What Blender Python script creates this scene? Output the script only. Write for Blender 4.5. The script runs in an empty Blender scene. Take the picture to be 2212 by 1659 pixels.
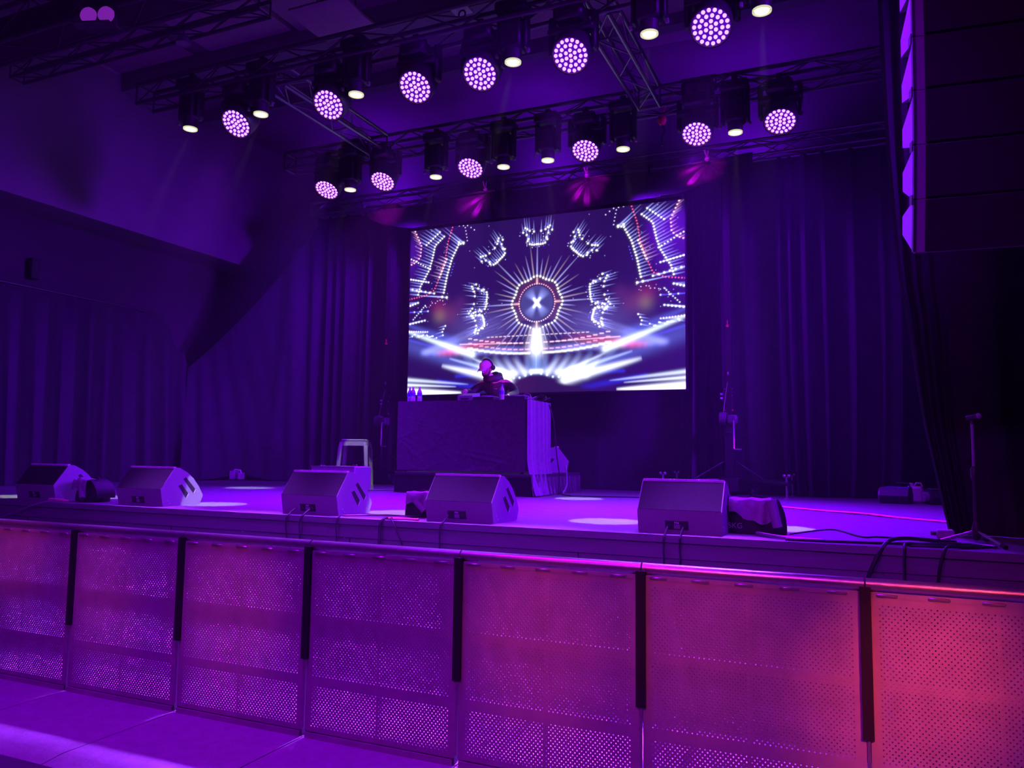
import bpy, bmesh, math, random
import numpy as np
from mathutils import Vector, Matrix

random.seed(7)
S = bpy.context.scene
C = S.collection
R = math.radians

# ---------------------------------------------------------------- camera
YAW, PITCH, ROLL, FPX = R(23.766), R(5.126), R(0.733), 1691.0
fwd = Vector((-math.sin(YAW) * math.cos(PITCH), math.cos(YAW) * math.cos(PITCH), math.sin(PITCH)))
rgt = Vector((math.cos(YAW), math.sin(YAW), 0))
up = rgt.cross(fwd)
rgt, up = rgt * math.cos(ROLL) + up * math.sin(ROLL), up * math.cos(ROLL) - rgt * math.sin(ROLL)
cam_d = bpy.data.cameras.new('camera')
cam_d.sensor_fit = 'HORIZONTAL'
cam_d.sensor_width = 36.0
cam_d.lens = FPX / 2212 * 36.0
cam_d.clip_start = 0.05
cam = bpy.data.objects.new('camera', cam_d)
C.objects.link(cam)
cam.matrix_world = Matrix(((rgt.x, up.x, -fwd.x, 0), (rgt.y, up.y, -fwd.y, 0), (rgt.z, up.z, -fwd.z, 1.75), (0, 0, 0, 1)))
S.camera = cam

# ---------------------------------------------------------------- world, exposure, render quality
S.view_settings.view_transform = 'Standard'
S.view_settings.look = 'None'
S.view_settings.gamma = 1.0
S.view_settings.use_curve_mapping = False
S.view_settings.exposure = 0.0
w = bpy.data.worlds.new('world')
S.world = w
w.use_nodes = True
nt = w.node_tree
nt.nodes['Background'].inputs['Color'].default_value = (0.03, 0.0, 0.08, 1)
nt.nodes['Background'].inputs['Strength'].default_value = 0.02
HAZE = 0.0022
sc_n = nt.nodes.new('ShaderNodeVolumeScatter')
sc_n.inputs['Color'].default_value = (0.80, 0.55, 0.95, 1)
sc_n.inputs['Density'].default_value = HAZE
sc_n.inputs['Anisotropy'].default_value = 0.3
if HAZE > 0:
    nt.links.new(sc_n.outputs['Volume'], nt.nodes['World Output'].inputs['Volume'])
cy = S.cycles
cy.use_denoising = True
cy.use_adaptive_sampling = True
cy.adaptive_threshold = 0.03
cy.use_light_tree = False
cy.max_bounces = 5
cy.diffuse_bounces = 2
cy.glossy_bounces = 2
cy.transmission_bounces = 5
cy.transparent_max_bounces = 8
cy.volume_bounces = 0
cy.sample_clamp_indirect = 3.0
cy.caustics_reflective = False
cy.caustics_refractive = False

# ---------------------------------------------------------------- house lamps and added unseen lamps
def spot(name, loc, aim, power, col, size, blend=1.0, radius=0.1):
    d = bpy.data.lights.new(name, 'SPOT')
    d.energy = power; d.color = col; d.spot_size = R(size); d.spot_blend = blend; d.shadow_soft_size = radius
    o = bpy.data.objects.new(name, d)
    C.objects.link(o)
    o.location = loc
    o.rotation_euler = (Vector(aim) - Vector(loc)).to_track_quat('-Z', 'Y').to_euler()
    return o

VIO = (0.19, 0.0, 1.0)
BLU = (0.09, 0.0, 1.0)
MAG = (0.50, 0.0, 1.0)
AMB = (1.0, 0.06, 0.09)
PIT = (0.30, 0.035, 1.0)
WHT = (1.0, 0.93, 0.80)
# house wash lights hung over the audience (front of house), behind the camera, shuttered off the barrier
for x, pw in ((-8.4, 1300), (-5.8, 1500), (-3.2, 1500), (-0.7, 1500)):
    spot('house_wash_light', (x, -6.0, 7.0), (x * 0.98, 6.0, 2.27), pw, VIO, 17.5, 0.5, 0.3)
# soft violet hall light over the audience side
spot('hall_light', (-3.6, 2.3, 7.6), (-3.7, 3.2, 0.0), 1900, (0.30, 0.0, 1.0), 84, 1.0, 0.4)
spot('hall_light', (-2.5, -3.5, 7.4), (-1.8, 3.6, 0.5), 950, (0.55, 0.0, 1.0), 80, 1.0, 0.6)
# added unseen lamps: violet glow on the back wall, magenta on the masking cloth
for x in (-8.5, -5.0, -1.5):
    spot('added_upstage_light', (x, 12.6, 6.5), (x, 13.0, 8.1), 90, VIO, 150, 1.0, 0.2)
for x in (-7.4, -5.75, -3.75, -2.0):
    spot('added_cloth_light', (x + 0.2, 9.6, 6.35), (x, 11.3, 5.98), 260, (0.75, 0.0, 1.0), 24, 1.0, 0.04)
spot('side_curtain_light', (-8.6, -3.0, 5.0), (-11.35, 8.2, 1.9), 9500, VIO, 24, 1.0, 0.3)
spot('added_curtain_light', (-3.2, 10.9, 5.75), (-0.4, 12.0, 3.4), 900, VIO, 70, 1.0, 0.1)  # added unseen lamps raking light across the rear curtain folds
spot('added_curtain_light', (-6.4, 10.9, 5.75), (-9.3, 12.0, 3.4), 900, VIO, 70, 1.0, 0.1)
spot('added_array_light', (-3.6, 5.2, 5.2), (0.30, 4.65, 3.6), 3600, VIO, 24, 0.6, 0.1)  # added unseen lamp brightening the left side of the line array
# magenta follow spot on the performer
spot('follow_spot', (-3.0, -7.0, 6.6), (-4.93, 10.4, 3.08), 6500, (1.0, 0.03, 0.8), 3.0, 1.0, 0.1)
# side light in the wings, stage left of the performer
spot('wing_wash_light', (2.4, 9.4, 4.8), (-5.0, 9.6, 2.0), 6500, VIO, 75, 1.0, 0.4)
spot('wing_wash_light', (2.2, 4.9, 5.6), (-6.0, 6.0, 1.2), 2200, VIO, 80, 1.0, 0.4)
# amber bar lights of the hall on the barrier
for loc, aim, pw, sz in (((1.6, 0.4, 3.2), (0.20, 4.0, 0.74), 1150, 13.5), ((-1.0, -1.5, 4.2), (-0.72, 4.0, 0.88), 550, 10),
                         ((-1.6, -1.2, 4.2), (-1.60, 4.0, 0.80), 600, 10), ((-3.6, -0.6, 4.2), (-3.75, 4.0, 0.76), 330, 11),
                         ((-5.6, 0.2, 3.8), (-4.95, 4.0, 0.78), 190, 11), ((-6.0, 0.5, 3.6), (-5.9, 4.0, 1.15), 200, 14),
                         ((0.2, -2.5, 5.0), (-0.3, 4.0, 0.80), 170, 40)):
    spot('amber_bar_light', loc, aim, pw, AMB, sz, 1.0, 0.15)

# ---------------------------------------------------------------- materials
MATS = {}
def mat(name, col, rough=0.6, metal=0.0, noise=0.0, nscale=20.0, bump=0.0, bscale=60.0, spec=0.5, stretch=None, sheen=0.0):
    if name in MATS:
        return MATS[name]
    m = bpy.data.materials.new(name)
    m.use_nodes = True
    t = m.node_tree
    b = t.nodes['Principled BSDF']
    b.inputs['Base Color'].default_value = (*col, 1)
    b.inputs['Roughness'].default_value = rough
    b.inputs['Metallic'].default_value = metal
    b.inputs['Specular IOR Level'].default_value = spec
    if sheen:
        b.inputs['Sheen Weight'].default_value = sheen
    tc = t.nodes.new('ShaderNodeTexCoord')
    vec = tc.outputs['Object']
    if stretch:
        mp = t.nodes.new('ShaderNodeMapping')
        mp.inputs['Scale'].default_value = stretch
        t.links.new(vec, mp.inputs['Vector'])
        vec = mp.outputs['Vector']
    nz = t.nodes.new('ShaderNodeTexNoise')
    nz.inputs['Scale'].default_value = nscale
    nz.inputs['Detail'].default_value = 4
    t.links.new(vec, nz.inputs['Vector'])
    rp = t.nodes.new('ShaderNodeValToRGB')
    rp.color_ramp.elements[0].position = 0.25
    rp.color_ramp.elements[1].position = 0.75
    rp.color_ramp.elements[0].color = (*[c * (1 - noise) for c in col], 1)
    rp.color_ramp.elements[1].color = (*[min(1, c * (1 + noise)) for c in col], 1)
    t.links.new(nz.outputs['Fac'], rp.inputs['Fac'])
    t.links.new(rp.outputs['Color'], b.inputs['Base Color'])
    if bump:
        n2 = t.nodes.new('ShaderNodeTexNoise')
        n2.inputs['Scale'].default_value = bscale
        n2.inputs['Detail'].default_value = 3
        t.links.new(vec, n2.inputs['Vector'])
        bp = t.nodes.new('ShaderNodeBump')
        bp.inputs['Strength'].default_value = bump
        bp.inputs['Distance'].default_value = 0.01
        t.links.new(n2.outputs['Fac'], bp.inputs['Height'])
        t.links.new(bp.outputs['Normal'], b.inputs['Normal'])
    MATS[name] = m
    return m

def emis(name, col, strength):
    if name in MATS:
        return MATS[name]
    m = bpy.data.materials.new(name)
    m.use_nodes = True
    b = m.node_tree.nodes['Principled BSDF']
    b.inputs['Base Color'].default_value = (0.02, 0.02, 0.02, 1)
    b.inputs['Emission Color'].default_value = (*col, 1)
    b.inputs['Emission Strength'].default_value = strength
    MATS[name] = m
    return m

def clear(name, col, rough=0.05, trans=1.0):
    if name in MATS:
        return MATS[name]
    m = mat(name, col, rough, 0, 0.02)
    m.node_tree.nodes['Principled BSDF'].inputs['Transmission Weight'].default_value = trans
    m.node_tree.nodes['Principled BSDF'].inputs['IOR'].default_value = 1.35
    return m

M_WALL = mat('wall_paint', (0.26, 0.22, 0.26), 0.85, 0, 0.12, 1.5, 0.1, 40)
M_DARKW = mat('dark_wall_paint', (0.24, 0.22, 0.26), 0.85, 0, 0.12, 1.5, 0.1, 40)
M_LOWW = mat('lower_wall_shaded', (0.05, 0.042, 0.05), 0.85, 0, 0.12, 1.5, 0.1, 40)  # wall colour darkened to carry the shade below the overhang
M_CEIL = mat('ceiling_paint', (0.22, 0.12, 0.22), 0.8, 0, 0.15, 1.2)
M_FLOOR = mat('hall_floor', (0.12, 0.12, 0.14), 0.5, 0, 0.2, 3, 0.15, 30)
M_DECK = mat('stage_vinyl', (0.155, 0.15, 0.165), 0.55, 0, 0.30, 9, 0.35, 55, 0.4, (1, 2.2, 1))
M_FASC = mat('stage_fascia', (0.17, 0.15, 0.19), 0.5, 0, 0.12, 4, 0.15, 25, 0.5, (1, 1, 6))
M_ALU = mat('aluminium', (0.62, 0.62, 0.64), 0.32, 0.85, 0.12, 30, 0.08, 120)
M_SHEET = mat('barrier_sheet', (0.50, 0.48, 0.48), 0.42, 0.30, 0.16, 7, 0.12, 60)
M_PLATE = mat('tread_plate', (0.55, 0.55, 0.58), 0.45, 0.35, 0.12, 14, 0.4, 45)
M_RUB = mat('black_rubber', (0.008, 0.008, 0.010), 0.7, 0, 0.2, 30)
M_BLK = mat('black_metal', (0.018, 0.017, 0.02), 0.45, 0.2, 0.2, 25)
M_BLKP = mat('black_plastic', (0.035, 0.033, 0.038), 0.5, 0, 0.2, 25, 0.1, 150)
M_SPK = mat('speaker_paint', (0.29, 0.27, 0.32), 0.55, 0, 0.10, 60, 0.25, 260)
M_WINCH = mat('winch_paint', (0.10, 0.095, 0.115), 0.5, 0.2, 0.1, 40)
M_FELT = mat('speaker_grille_cloth', (0.014, 0.009, 0.015), 0.85, 0, 0.25, 60, 0.2, 300)
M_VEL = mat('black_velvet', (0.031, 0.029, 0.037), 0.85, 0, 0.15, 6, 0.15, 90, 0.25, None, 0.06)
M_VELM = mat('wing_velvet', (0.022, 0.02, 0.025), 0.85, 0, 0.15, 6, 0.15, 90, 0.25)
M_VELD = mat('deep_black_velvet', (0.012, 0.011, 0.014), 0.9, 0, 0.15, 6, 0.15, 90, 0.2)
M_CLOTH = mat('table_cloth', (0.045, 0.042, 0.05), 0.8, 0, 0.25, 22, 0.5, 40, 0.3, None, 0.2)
M_SATIN = mat('masking_cloth', (0.04, 0.035, 0.045), 0.34, 0, 0.2, 8, 0.3, 25, 0.6)
M_GREY = mat('grey_cloth', (0.32, 0.30, 0.34), 0.8, 0, 0.2, 15, 0.4, 60)
M_WHT = mat('white_plastic', (0.75, 0.74, 0.76), 0.45, 0, 0.06, 20)
M_SKIN = mat('skin', (0.62, 0.40, 0.32), 0.5, 0, 0.08, 30)
M_HAIR = mat('dark_beard', (0.03, 0.02, 0.018), 0.7, 0, 0.3, 60)
M_JACK = mat('black_jacket', (0.022, 0.022, 0.026), 0.55, 0, 0.2, 30, 0.4, 18, 0.6)
M_CAP = mat('pale_cap', (0.55, 0.48, 0.55), 0.8, 0, 0.08, 40)
M_CABLE = mat('cable_sheath', (0.02, 0.019, 0.024), 0.4, 0, 0.1, 30)
M_RED = mat('red_paint', (0.65, 0.03, 0.05), 0.5, 0, 0.1, 20)
M_PINKC = mat('pink_tape', (0.85, 0.16, 0.40), 0.6, 0, 0.1, 20)
M_ORNG = mat('orange_label', (0.85, 0.22, 0.05), 0.5, 0, 0.1, 20)
M_FLUTE = mat('fluted_panel', (0.50, 0.24, 0.48), 0.7, 0, 0.1, 8)
M_CLEAR = clear('clear_polycarbonate', (0.97, 0.97, 1.0), 0.08, 0.86)
M_WATER = clear('water_bottle', (0.80, 0.82, 1.0), 0.12, 0.5)
M_GLASS = mat('lamp_glass', (0.35, 0.33, 0.38), 0.12, 0.9, 0.05, 10)
E_PIP = emis('led_diode', (1.0, 0.27, 1.0), 2.4)
E_RIM = emis('led_face_glow', (0.08, 0.0, 0.75), 0.55)  # plate emits blue in place of reflected diode light
E_EYE = emis('blinder_eye_glow', (0.42, 0.03, 0.85), 0.40)  # emission stands in for stage light reflected in the eyes
E_LENS = emis('white_lamp_lens', (1.0, 0.97, 0.80), 4.0)
E_RING = emis('lamp_ring_glow', (0.85, 0.85, 0.48), 0.8)

# ---------------------------------------------------------------- mesh builders
class MB:
    def __init__(s):
        s.v = []; s.f = []
    def add(s, vs, fs):
        n = len(s.v)
        s.v += [tuple(v) for v in vs]
        s.f += [tuple(i + n for i in f) for f in fs]
        return s
    def box(s, a, b, m=None):
        (x0, y0, z0), (x1, y1, z1) = a, b
        vs = [Vector(p) for p in ((x0, y0, z0), (x1, y0, z0), (x1, y1, z0), (x0, y1, z0), (x0, y0, z1), (x1, y0, z1), (x1, y1, z1), (x0, y1, z1))]
        if m is not None:
            vs = [m @ v for v in vs]
        return s.add(vs, [(0, 3, 2, 1), (4, 5, 6, 7), (0, 1, 5, 4), (1, 2, 6, 5), (2, 3, 7, 6), (3, 0, 4, 7)])
    def cbox(s, a, b, c=0.01, m=None):          # box with chamfered edges along every axis
        (x0, y0, z0), (x1, y1, z1) = a, b
        bm = bmesh.new()
        bmesh.ops.create_cube(bm, size=1)
        for v in bm.verts:
            v.co = Vector(((x0 + x1) / 2 + v.co.x * (x1 - x0), (y0 + y1) / 2 + v.co.y * (y1 - y0), (z0 + z1) / 2 + v.co.z * (z1 - z0)))
        bmesh.ops.bevel(bm, geom=list(bm.edges), offset=c, segments=1, affect='EDGES')
        bm.verts.index_update()
        vs = [(m @ v.co if m is not None else v.co.copy()) for v in bm.verts]
        fs = [[v.index for v in f.verts] for f in bm.faces]
        bm.free()
        return s.add(vs, fs)
    def tube(s, pts, r, n=8, cap=True):
        pts = [Vector(p) for p in pts]
        rs = r if isinstance(r, (list, tuple)) else [r] * len(pts)
        base = len(s.v)
        nrm = None
        for i, p in enumerate(pts):
            d = (pts[min(i + 1, len(pts) - 1)] - pts[max(i - 1, 0)]).normalized()
            if nrm is None:
                a = Vector((0, 0, 1)) if abs(d.z) < 0.9 else Vector((1, 0, 0))
                nrm = d.cross(a).normalized()
            nrm = (nrm - d * nrm.dot(d)).normalized()
            b = d.cross(nrm)
            for k in range(n):
                t = 2 * math.pi * k / n
                s.v.append(tuple(p + (nrm * math.cos(t) + b * math.sin(t)) * rs[i]))
        for i in range(len(pts) - 1):
            for k in range(n):
                a = base + i * n + k; b2 = base + i * n + (k + 1) % n
                s.f.append((a, b2, b2 + n, a + n))
        if cap:
            s.f.append(tuple(base + k for k in range(n))[::-1])
            s.f.append(tuple(base + (len(pts) - 1) * n + k for k in range(n)))
        return s
    def lathe(s, prof, o=(0, 0, 0), ax=(0, 0, 1), n=20):
        ax = Vector(ax).normalized(); o = Vector(o)
        a = Vector((1, 0, 0)) if abs(ax.x) < 0.9 else Vector((0, 1, 0))
        u = ax.cross(a).normalized(); v = ax.cross(u)
        base = len(s.v)
        for (r, h) in prof:
            for k in range(n):
                t = 2 * math.pi * k / n
                s.v.append(tuple(o + ax * h + (u * math.cos(t) + v * math.sin(t)) * max(r, 1e-4)))
        for i in range(len(prof) - 1):
            for k in range(n):
                p = base + i * n + k; q = base + i * n + (k + 1) % n
                s.f.append((p, q, q + n, p + n))
        s.f.append(tuple(base + k for k in range(n))[::-1])
        s.f.append(tuple(base + (len(prof) - 1) * n + k for k in range(n)))
        return s
    def prism(s, poly, x0, x1, axis='x'):       # polygon in the two other axes, extruded along axis
        def p(a, u, v):
            return {'x': (a, u, v), 'y': (u, a, v), 'z': (u, v, a)}[axis]
        n = len(poly)
        vs = [p(x0, *q) for q in poly] + [p(x1, *q) for q in poly]
        fs = [tuple(range(n))[::-1], tuple(range(n, 2 * n))] + [(i, (i + 1) % n, n + (i + 1) % n, n + i) for i in range(n)]
        return s.add(vs, fs)
    def grid(s, fn, nu, nv):
        base = len(s.v)
        for j in range(nv + 1):
            for i in range(nu + 1):
                s.v.append(tuple(fn(i / nu, j / nv)))
        for j in range(nv):
            for i in range(nu):
                a = base + j * (nu + 1) + i
                s.f.append((a, a + 1, a + nu + 2, a + nu + 1))
        return s
    def ball(s, o, r, nu=10, nv=7, sc=(1, 1, 1)):
        o = Vector(o)
        return s.grid(lambda u, v: (o.x + r * sc[0] * math.sin(math.pi * v) * math.cos(2 * math.pi * u), o.y + r * sc[1] * math.sin(math.pi * v) * math.sin(2 * math.pi * u), o.z + r * sc[2] * math.cos(math.pi * v)), nu, nv)

def smooth_mesh(me, ang=40):
    if len(me.polygons) > 12:
        me.polygons.foreach_set('use_smooth', [True] * len(me.polygons))
        me.set_sharp_from_angle(angle=R(ang))

def obj(name, mb, m, parent=None, smooth=True, kind=None, label=None, thick=0.0):
    me = bpy.data.meshes.new(name)
    me.from_pydata(mb.v, [], mb.f)
    if thick:
        bm = bmesh.new(); bm.from_mesh(me)
        bmesh.ops.solidify(bm, geom=list(bm.faces), thickness=thick)
        bm.to_mesh(me); bm.free()
    else:
        bm = bmesh.new(); bm.from_mesh(me)
        bmesh.ops.remove_doubles(bm, verts=list(bm.verts), dist=1e-6)
        bmesh.ops.recalc_face_normals(bm, faces=list(bm.faces))
        bm.to_mesh(me); bm.free()
    me.materials.append(m)
    if smooth:
        smooth_mesh(me)
    o = bpy.data.objects.new(name, me)
    C.objects.link(o)
    if parent:
        o.parent = parent
    if kind:
        o['kind'] = kind
    if label:
        o['label'] = label
    return o

def tag(o, label, cat, group=None, kind=None):
    o['label'] = label; o['category'] = cat
    if group: o['group'] = group
    if kind: o['kind'] = kind
    return o

def thing(name, label, cat, loc=(0, 0, 0), rz=0.0, group=None):
    o = bpy.data.objects.new(name, None)
    o.empty_display_size = 0.1
    C.objects.link(o)
    o.location = loc
    o.rotation_euler = (0, 0, rz)
    return tag(o, label, cat, group)

def struct(name, mb, m, parent=None, smooth=False):
    o = obj(name, mb, m, parent, smooth)
    if parent is None:
        o['kind'] = 'structure'
    return o

def copy_tree(o, parent=None):
    c = o.copy(); C.objects.link(c)
    if parent: c.parent = parent
    for ch in list(o.children):
        copy_tree(ch, c)
    return c

ROD = {}
def rod(name, p, q, r, m, parent=None):         # straight bar: one shared cylinder mesh per material
    if m.name not in ROD:
        b = MB().tube([(0, 0, 0), (0, 0, 1)], 1.0, 8)
        me = bpy.data.meshes.new('rod'); me.from_pydata(b.v, [], b.f); me.materials.append(m)
        me.polygons.foreach_set('use_smooth', [len(f.vertices) == 4 for f in me.polygons])
        ROD[m.name] = me
    o = bpy.data.objects.new(name, ROD[m.name])
    C.objects.link(o)
    p, q = Vector(p), Vector(q); d = q - p
    o.matrix_basis = Matrix.Translation(p) @ d.to_track_quat('Z', 'Y').to_matrix().to_4x4() @ Matrix.Diagonal((r, r, d.length, 1))
    if parent: o.parent = parent
    return o

def text_mesh(body, size, m, name, parent, M, depth=0.001):
    cu = bpy.data.curves.new('t', 'FONT'); cu.body = body; cu.size = size; cu.extrude = depth; cu.align_x = 'CENTER'; cu.align_y = 'CENTER'
    t = bpy.data.objects.new('t', cu); C.objects.link(t)
    dg = bpy.context.evaluated_depsgraph_get()
    me = bpy.data.meshes.new_from_object(t.evaluated_get(dg))
    bpy.data.objects.remove(t)
    me.transform(M); me.materials.clear(); me.materials.append(m)
    o = bpy.data.objects.new(name, me); C.objects.link(o); o.parent = parent
    return o
FACE = Matrix.Rotation(R(90), 4, 'X')            # text standing up, facing -y

# ================================================================ SETTING
struct('floor', MB().box((-12.4, -9, -0.2), (5.0, 14, 0.0)), M_FLOOR)
st = struct('stage', MB().box((-11.95, 5.56, 0.0), (4.2, 13.4, 1.16)), M_FASC)
struct('stage_deck', MB().box((-11.98, 5.53, 1.16), (4.2, 13.4, 1.2)), M_DECK, st)
struct('edge_strip', MB().box((-11.98, 5.515, 1.15), (4.2, 5.53, 1.2)), M_FASC, st)
struct('fascia_board', MB().box((-11.98, 5.535, 1.04), (4.2, 5.56, 1.145)), M_FASC, st)
for i in range(8):
    struct('fascia_panel', MB().box((-11.98 + i * 2.02, 5.545, 0.02), (-11.98 + i * 2.02 + 2.005, 5.56, 1.035)), M_FASC, st)
sp = MB()
for k in range(16):                              # pale flecks of tape left on the fascia
    x = random.uniform(-8, 1.5); z = random.uniform(0.7, 1.1)
    sp.box((x, 5.540, z), (x + 0.012, 5.546, z + 0.008))
o = struct('tape_flecks', sp, M_WHT, st); o['kind'] = 'stuff'
struct('wall_back', MB().box((-12.4, 13.4, 0), (5.0, 13.6, 8.3)), M_DARKW)
struct('wall_right', MB().box((4.8, -9, 0), (5.0, 13.6, 8.3)), M_DARKW)
struct('wall_rear', MB().box((-12.4, -9.2, 0), (5.0, -9, 8.3)), M_DARKW)
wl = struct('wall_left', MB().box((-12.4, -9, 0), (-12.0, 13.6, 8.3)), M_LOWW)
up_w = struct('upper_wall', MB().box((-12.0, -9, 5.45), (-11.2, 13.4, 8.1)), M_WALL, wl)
struct('wall_fixture', MB().cbox((-12.0, 8.05, 4.42), (-11.85, 8.2, 4.75), 0.01), M_BLK, wl)
struct('ceiling', MB().box((-12.4, -9, 8.1), (5.0, 13.6, 8.3)), M_CEIL)
ce = bpy.data.objects['ceiling']
for i, (y0, y1, z0) in enumerate(((8.95, 9.3, 7.75), (7.6, 7.75, 7.85), (10.6, 10.8, 7.85), (5.2, 5.4, 7.7))):
    struct('trim_%d' % (i + 1), MB().box((-11.2, y0, z0), (4.8, y1, 8.1)), M_DARKW)
def fluted(x0, x1, y0, y1, n):
    b = MB()
    def f(u, v):
        return (x0 + (x1 - x0) * u, y0 + (y1 - y0) * v, 8.06 - 0.02 * (0.5 + 0.5 * math.cos(2 * math.pi * v * n)))
    b.grid(f, 1, n * 4)
    struct('panel_edge', MB().box((x0, y0, 8.0), (x0 + 0.03, y1, 8.04)), M_FLUTE, ce)
    return struct('fluted_panel', b, M_FLUTE, ce)
fluted(-11.2, -9.55, 7.9, 8.9, 26)
fluted(-11.2, -9.3, 9.35, 10.05, 24)
# smooth pale ceiling boards further in
for x0, x1, y0, y1 in ((-9.2, -7.6, 7.8, 8.9), (-7.5, -6.6, 7.0, 9.6), (-4.9, -3.6, 9.35, 10.5), (-3.4, -1.9, 9.35, 11.4)):
    struct('ceiling_board', MB().cbox((x0, y0, 8.02), (x1, y1, 8.1), 0.01), M_FLUTE, ce)

# curved reflector panel hung under the ceiling
t = thing('acoustic_reflector', 'curved pale acoustic reflector panel hung above the front truss', 'panel', (-6.0, 7.85, 7.3))
def refl(u, v):
    a = (v - 0.5) * 0.9
    return (-0.43 + 0.86 * u + 0.02, -0.42 + 0.78 * v, 0.35 - 0.40 * math.cos(a))
obj('panel', MB().grid(refl, 2, 14), M_FLUTE, t, thick=0.03)
for x in (-0.3, 0.3):
    rod('hanger', (x, 0.0, 0.0), (x, 0.0, 0.8), 0.008, M_BLK, t)
# white ceiling plate with a hook
t = thing('hook_plate', 'small white ceiling plate with a dark round hook above the front truss', 'plate', (-4.77, 8.95, 7.74))
obj('plate', MB().cbox((-0.13, -0.12, -0.012), (0.13, 0.12, 0.012), 0.004), M_WHT, t)
obj('hook', MB().tube([(0.02 + 0.05 * math.cos(a), 0.0, -0.07 + 0.055 * math.sin(a)) for a in [k * 0.5 - 1.0 for k in range(10)]], 0.012, 8), M_BLK, t)

# ================================================================ TRUSSES
def truss(name, label, a, b, m, wy=0.24, wz=0.23, bay=0.42, group=None):
    a, b = Vector(a), Vector(b); d = b - a; L = d.length; d.normalize()
    side = Vector((0, 0, 1)).cross(d).normalized(); upv = Vector((0, 0, 1))
    t = thing(name, label, 'truss', a, 0, group)
    off = [side * sx * wy / 2 + upv * sz * wz / 2 for sx, sz in ((-1, -1), (1, -1), (1, 1), (-1, 1))]
    for o in off:
        rod('chord', o, o + d * L, 0.024, m, t)
    n = max(2, int(round(L / bay)))
    for f in range(4):
        p, q = off[f], off[(f + 1) % 4]
        for i in range(n):
            s0, s1 = L * i / n, L * (i + 1) / n
            if (i + f) % 2 == 0: rod('brace', p + d * s0, q + d * s1, 0.009, m, t)
            else: rod('brace', q + d * s0, p + d * s1, 0.009, m, t)
    for e in (0, L):
        for f in range(4):
            rod('end_bar', off[f] + d * e, off[(f + 1) % 4] + d * e, 0.012, m, t)
    return t
M_TR = mat('truss_aluminium', (0.30, 0.30, 0.33), 0.35, 0.8, 0.1, 30)
M_TRD = mat('dark_truss', (0.10, 0.095, 0.11), 0.45, 0.7, 0.1, 30)
truss('lighting_truss', 'aluminium box truss carrying the nearer row of stage lights, parallel to stage edge', (-7.6, 6.4, 5.885), (0.9, 6.4, 5.885), M_TRD, 0.24, 0.23)
truss('lighting_truss', 'aluminium box truss carrying the farther, lower-looking row of stage lights', (-7.4, 8.75, 5.885), (0.9, 8.75, 5.885), M_TRD, 0.24, 0.23)
truss('side_truss', 'bare aluminium truss running front to back at the left of the lighting rig', (-5.81, 6.56, 5.885), (-5.81, 8.62, 5.885), M_TR, 0.27, 0.23)
truss('side_truss', 'bare aluminium truss running front to back at the right of the lighting rig', (-2.105, 6.56, 5.885), (-2.105, 8.62, 5.885), M_TR, 0.25, 0.23)
truss('curtain_truss', 'long aluminium truss above the video screen holding the rear curtains', (-9.4, 11.88, 6.34), (1.2, 11.88, 6.34), M_TR, 0.24, 0.23)
t = truss('hall_truss', 'dark truss over the hall at top left with a two-eyed blinder light', (-11.15, 5.5, 6.45), (-4.6, 5.5, 6.45), M_TRD, 0.36, 0.40, 0.6)
obj('black_wrap', MB().box((0, -0.16, -0.18), (6.5, 0.16, 0.10)), M_VELD, t)
t = truss('hall_truss', 'thin dark truss bar behind the blinder truss near the left ceiling', (-10.9, 7.0, 7.1), (-6.4, 7.0, 7.1), M_TRD, 0.2, 0.2, 0.5)
# red shackle / fabric sling on the right side truss
t = thing('red_sling', 'small red sling knotted under the right side truss', 'sling', (-2.02, 8.9, 5.72))
obj('knot', MB().ball((0, 0, 0), 0.055, 10, 7, (1, 1, 1.3)), M_RED, t)
obj('tail', MB().tube([(0, 0, 0.05), (0.05, 0, 0.18), (0.09, 0, 0.25)], 0.012, 6), M_RED, t)
obj('hook', MB().tube([(0, 0, -0.06), (0.03, 0, -0.13), (0.0, 0, -0.2), (0.0, 0, -0.32)], 0.012, 6), M_BLK, t)

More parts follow.
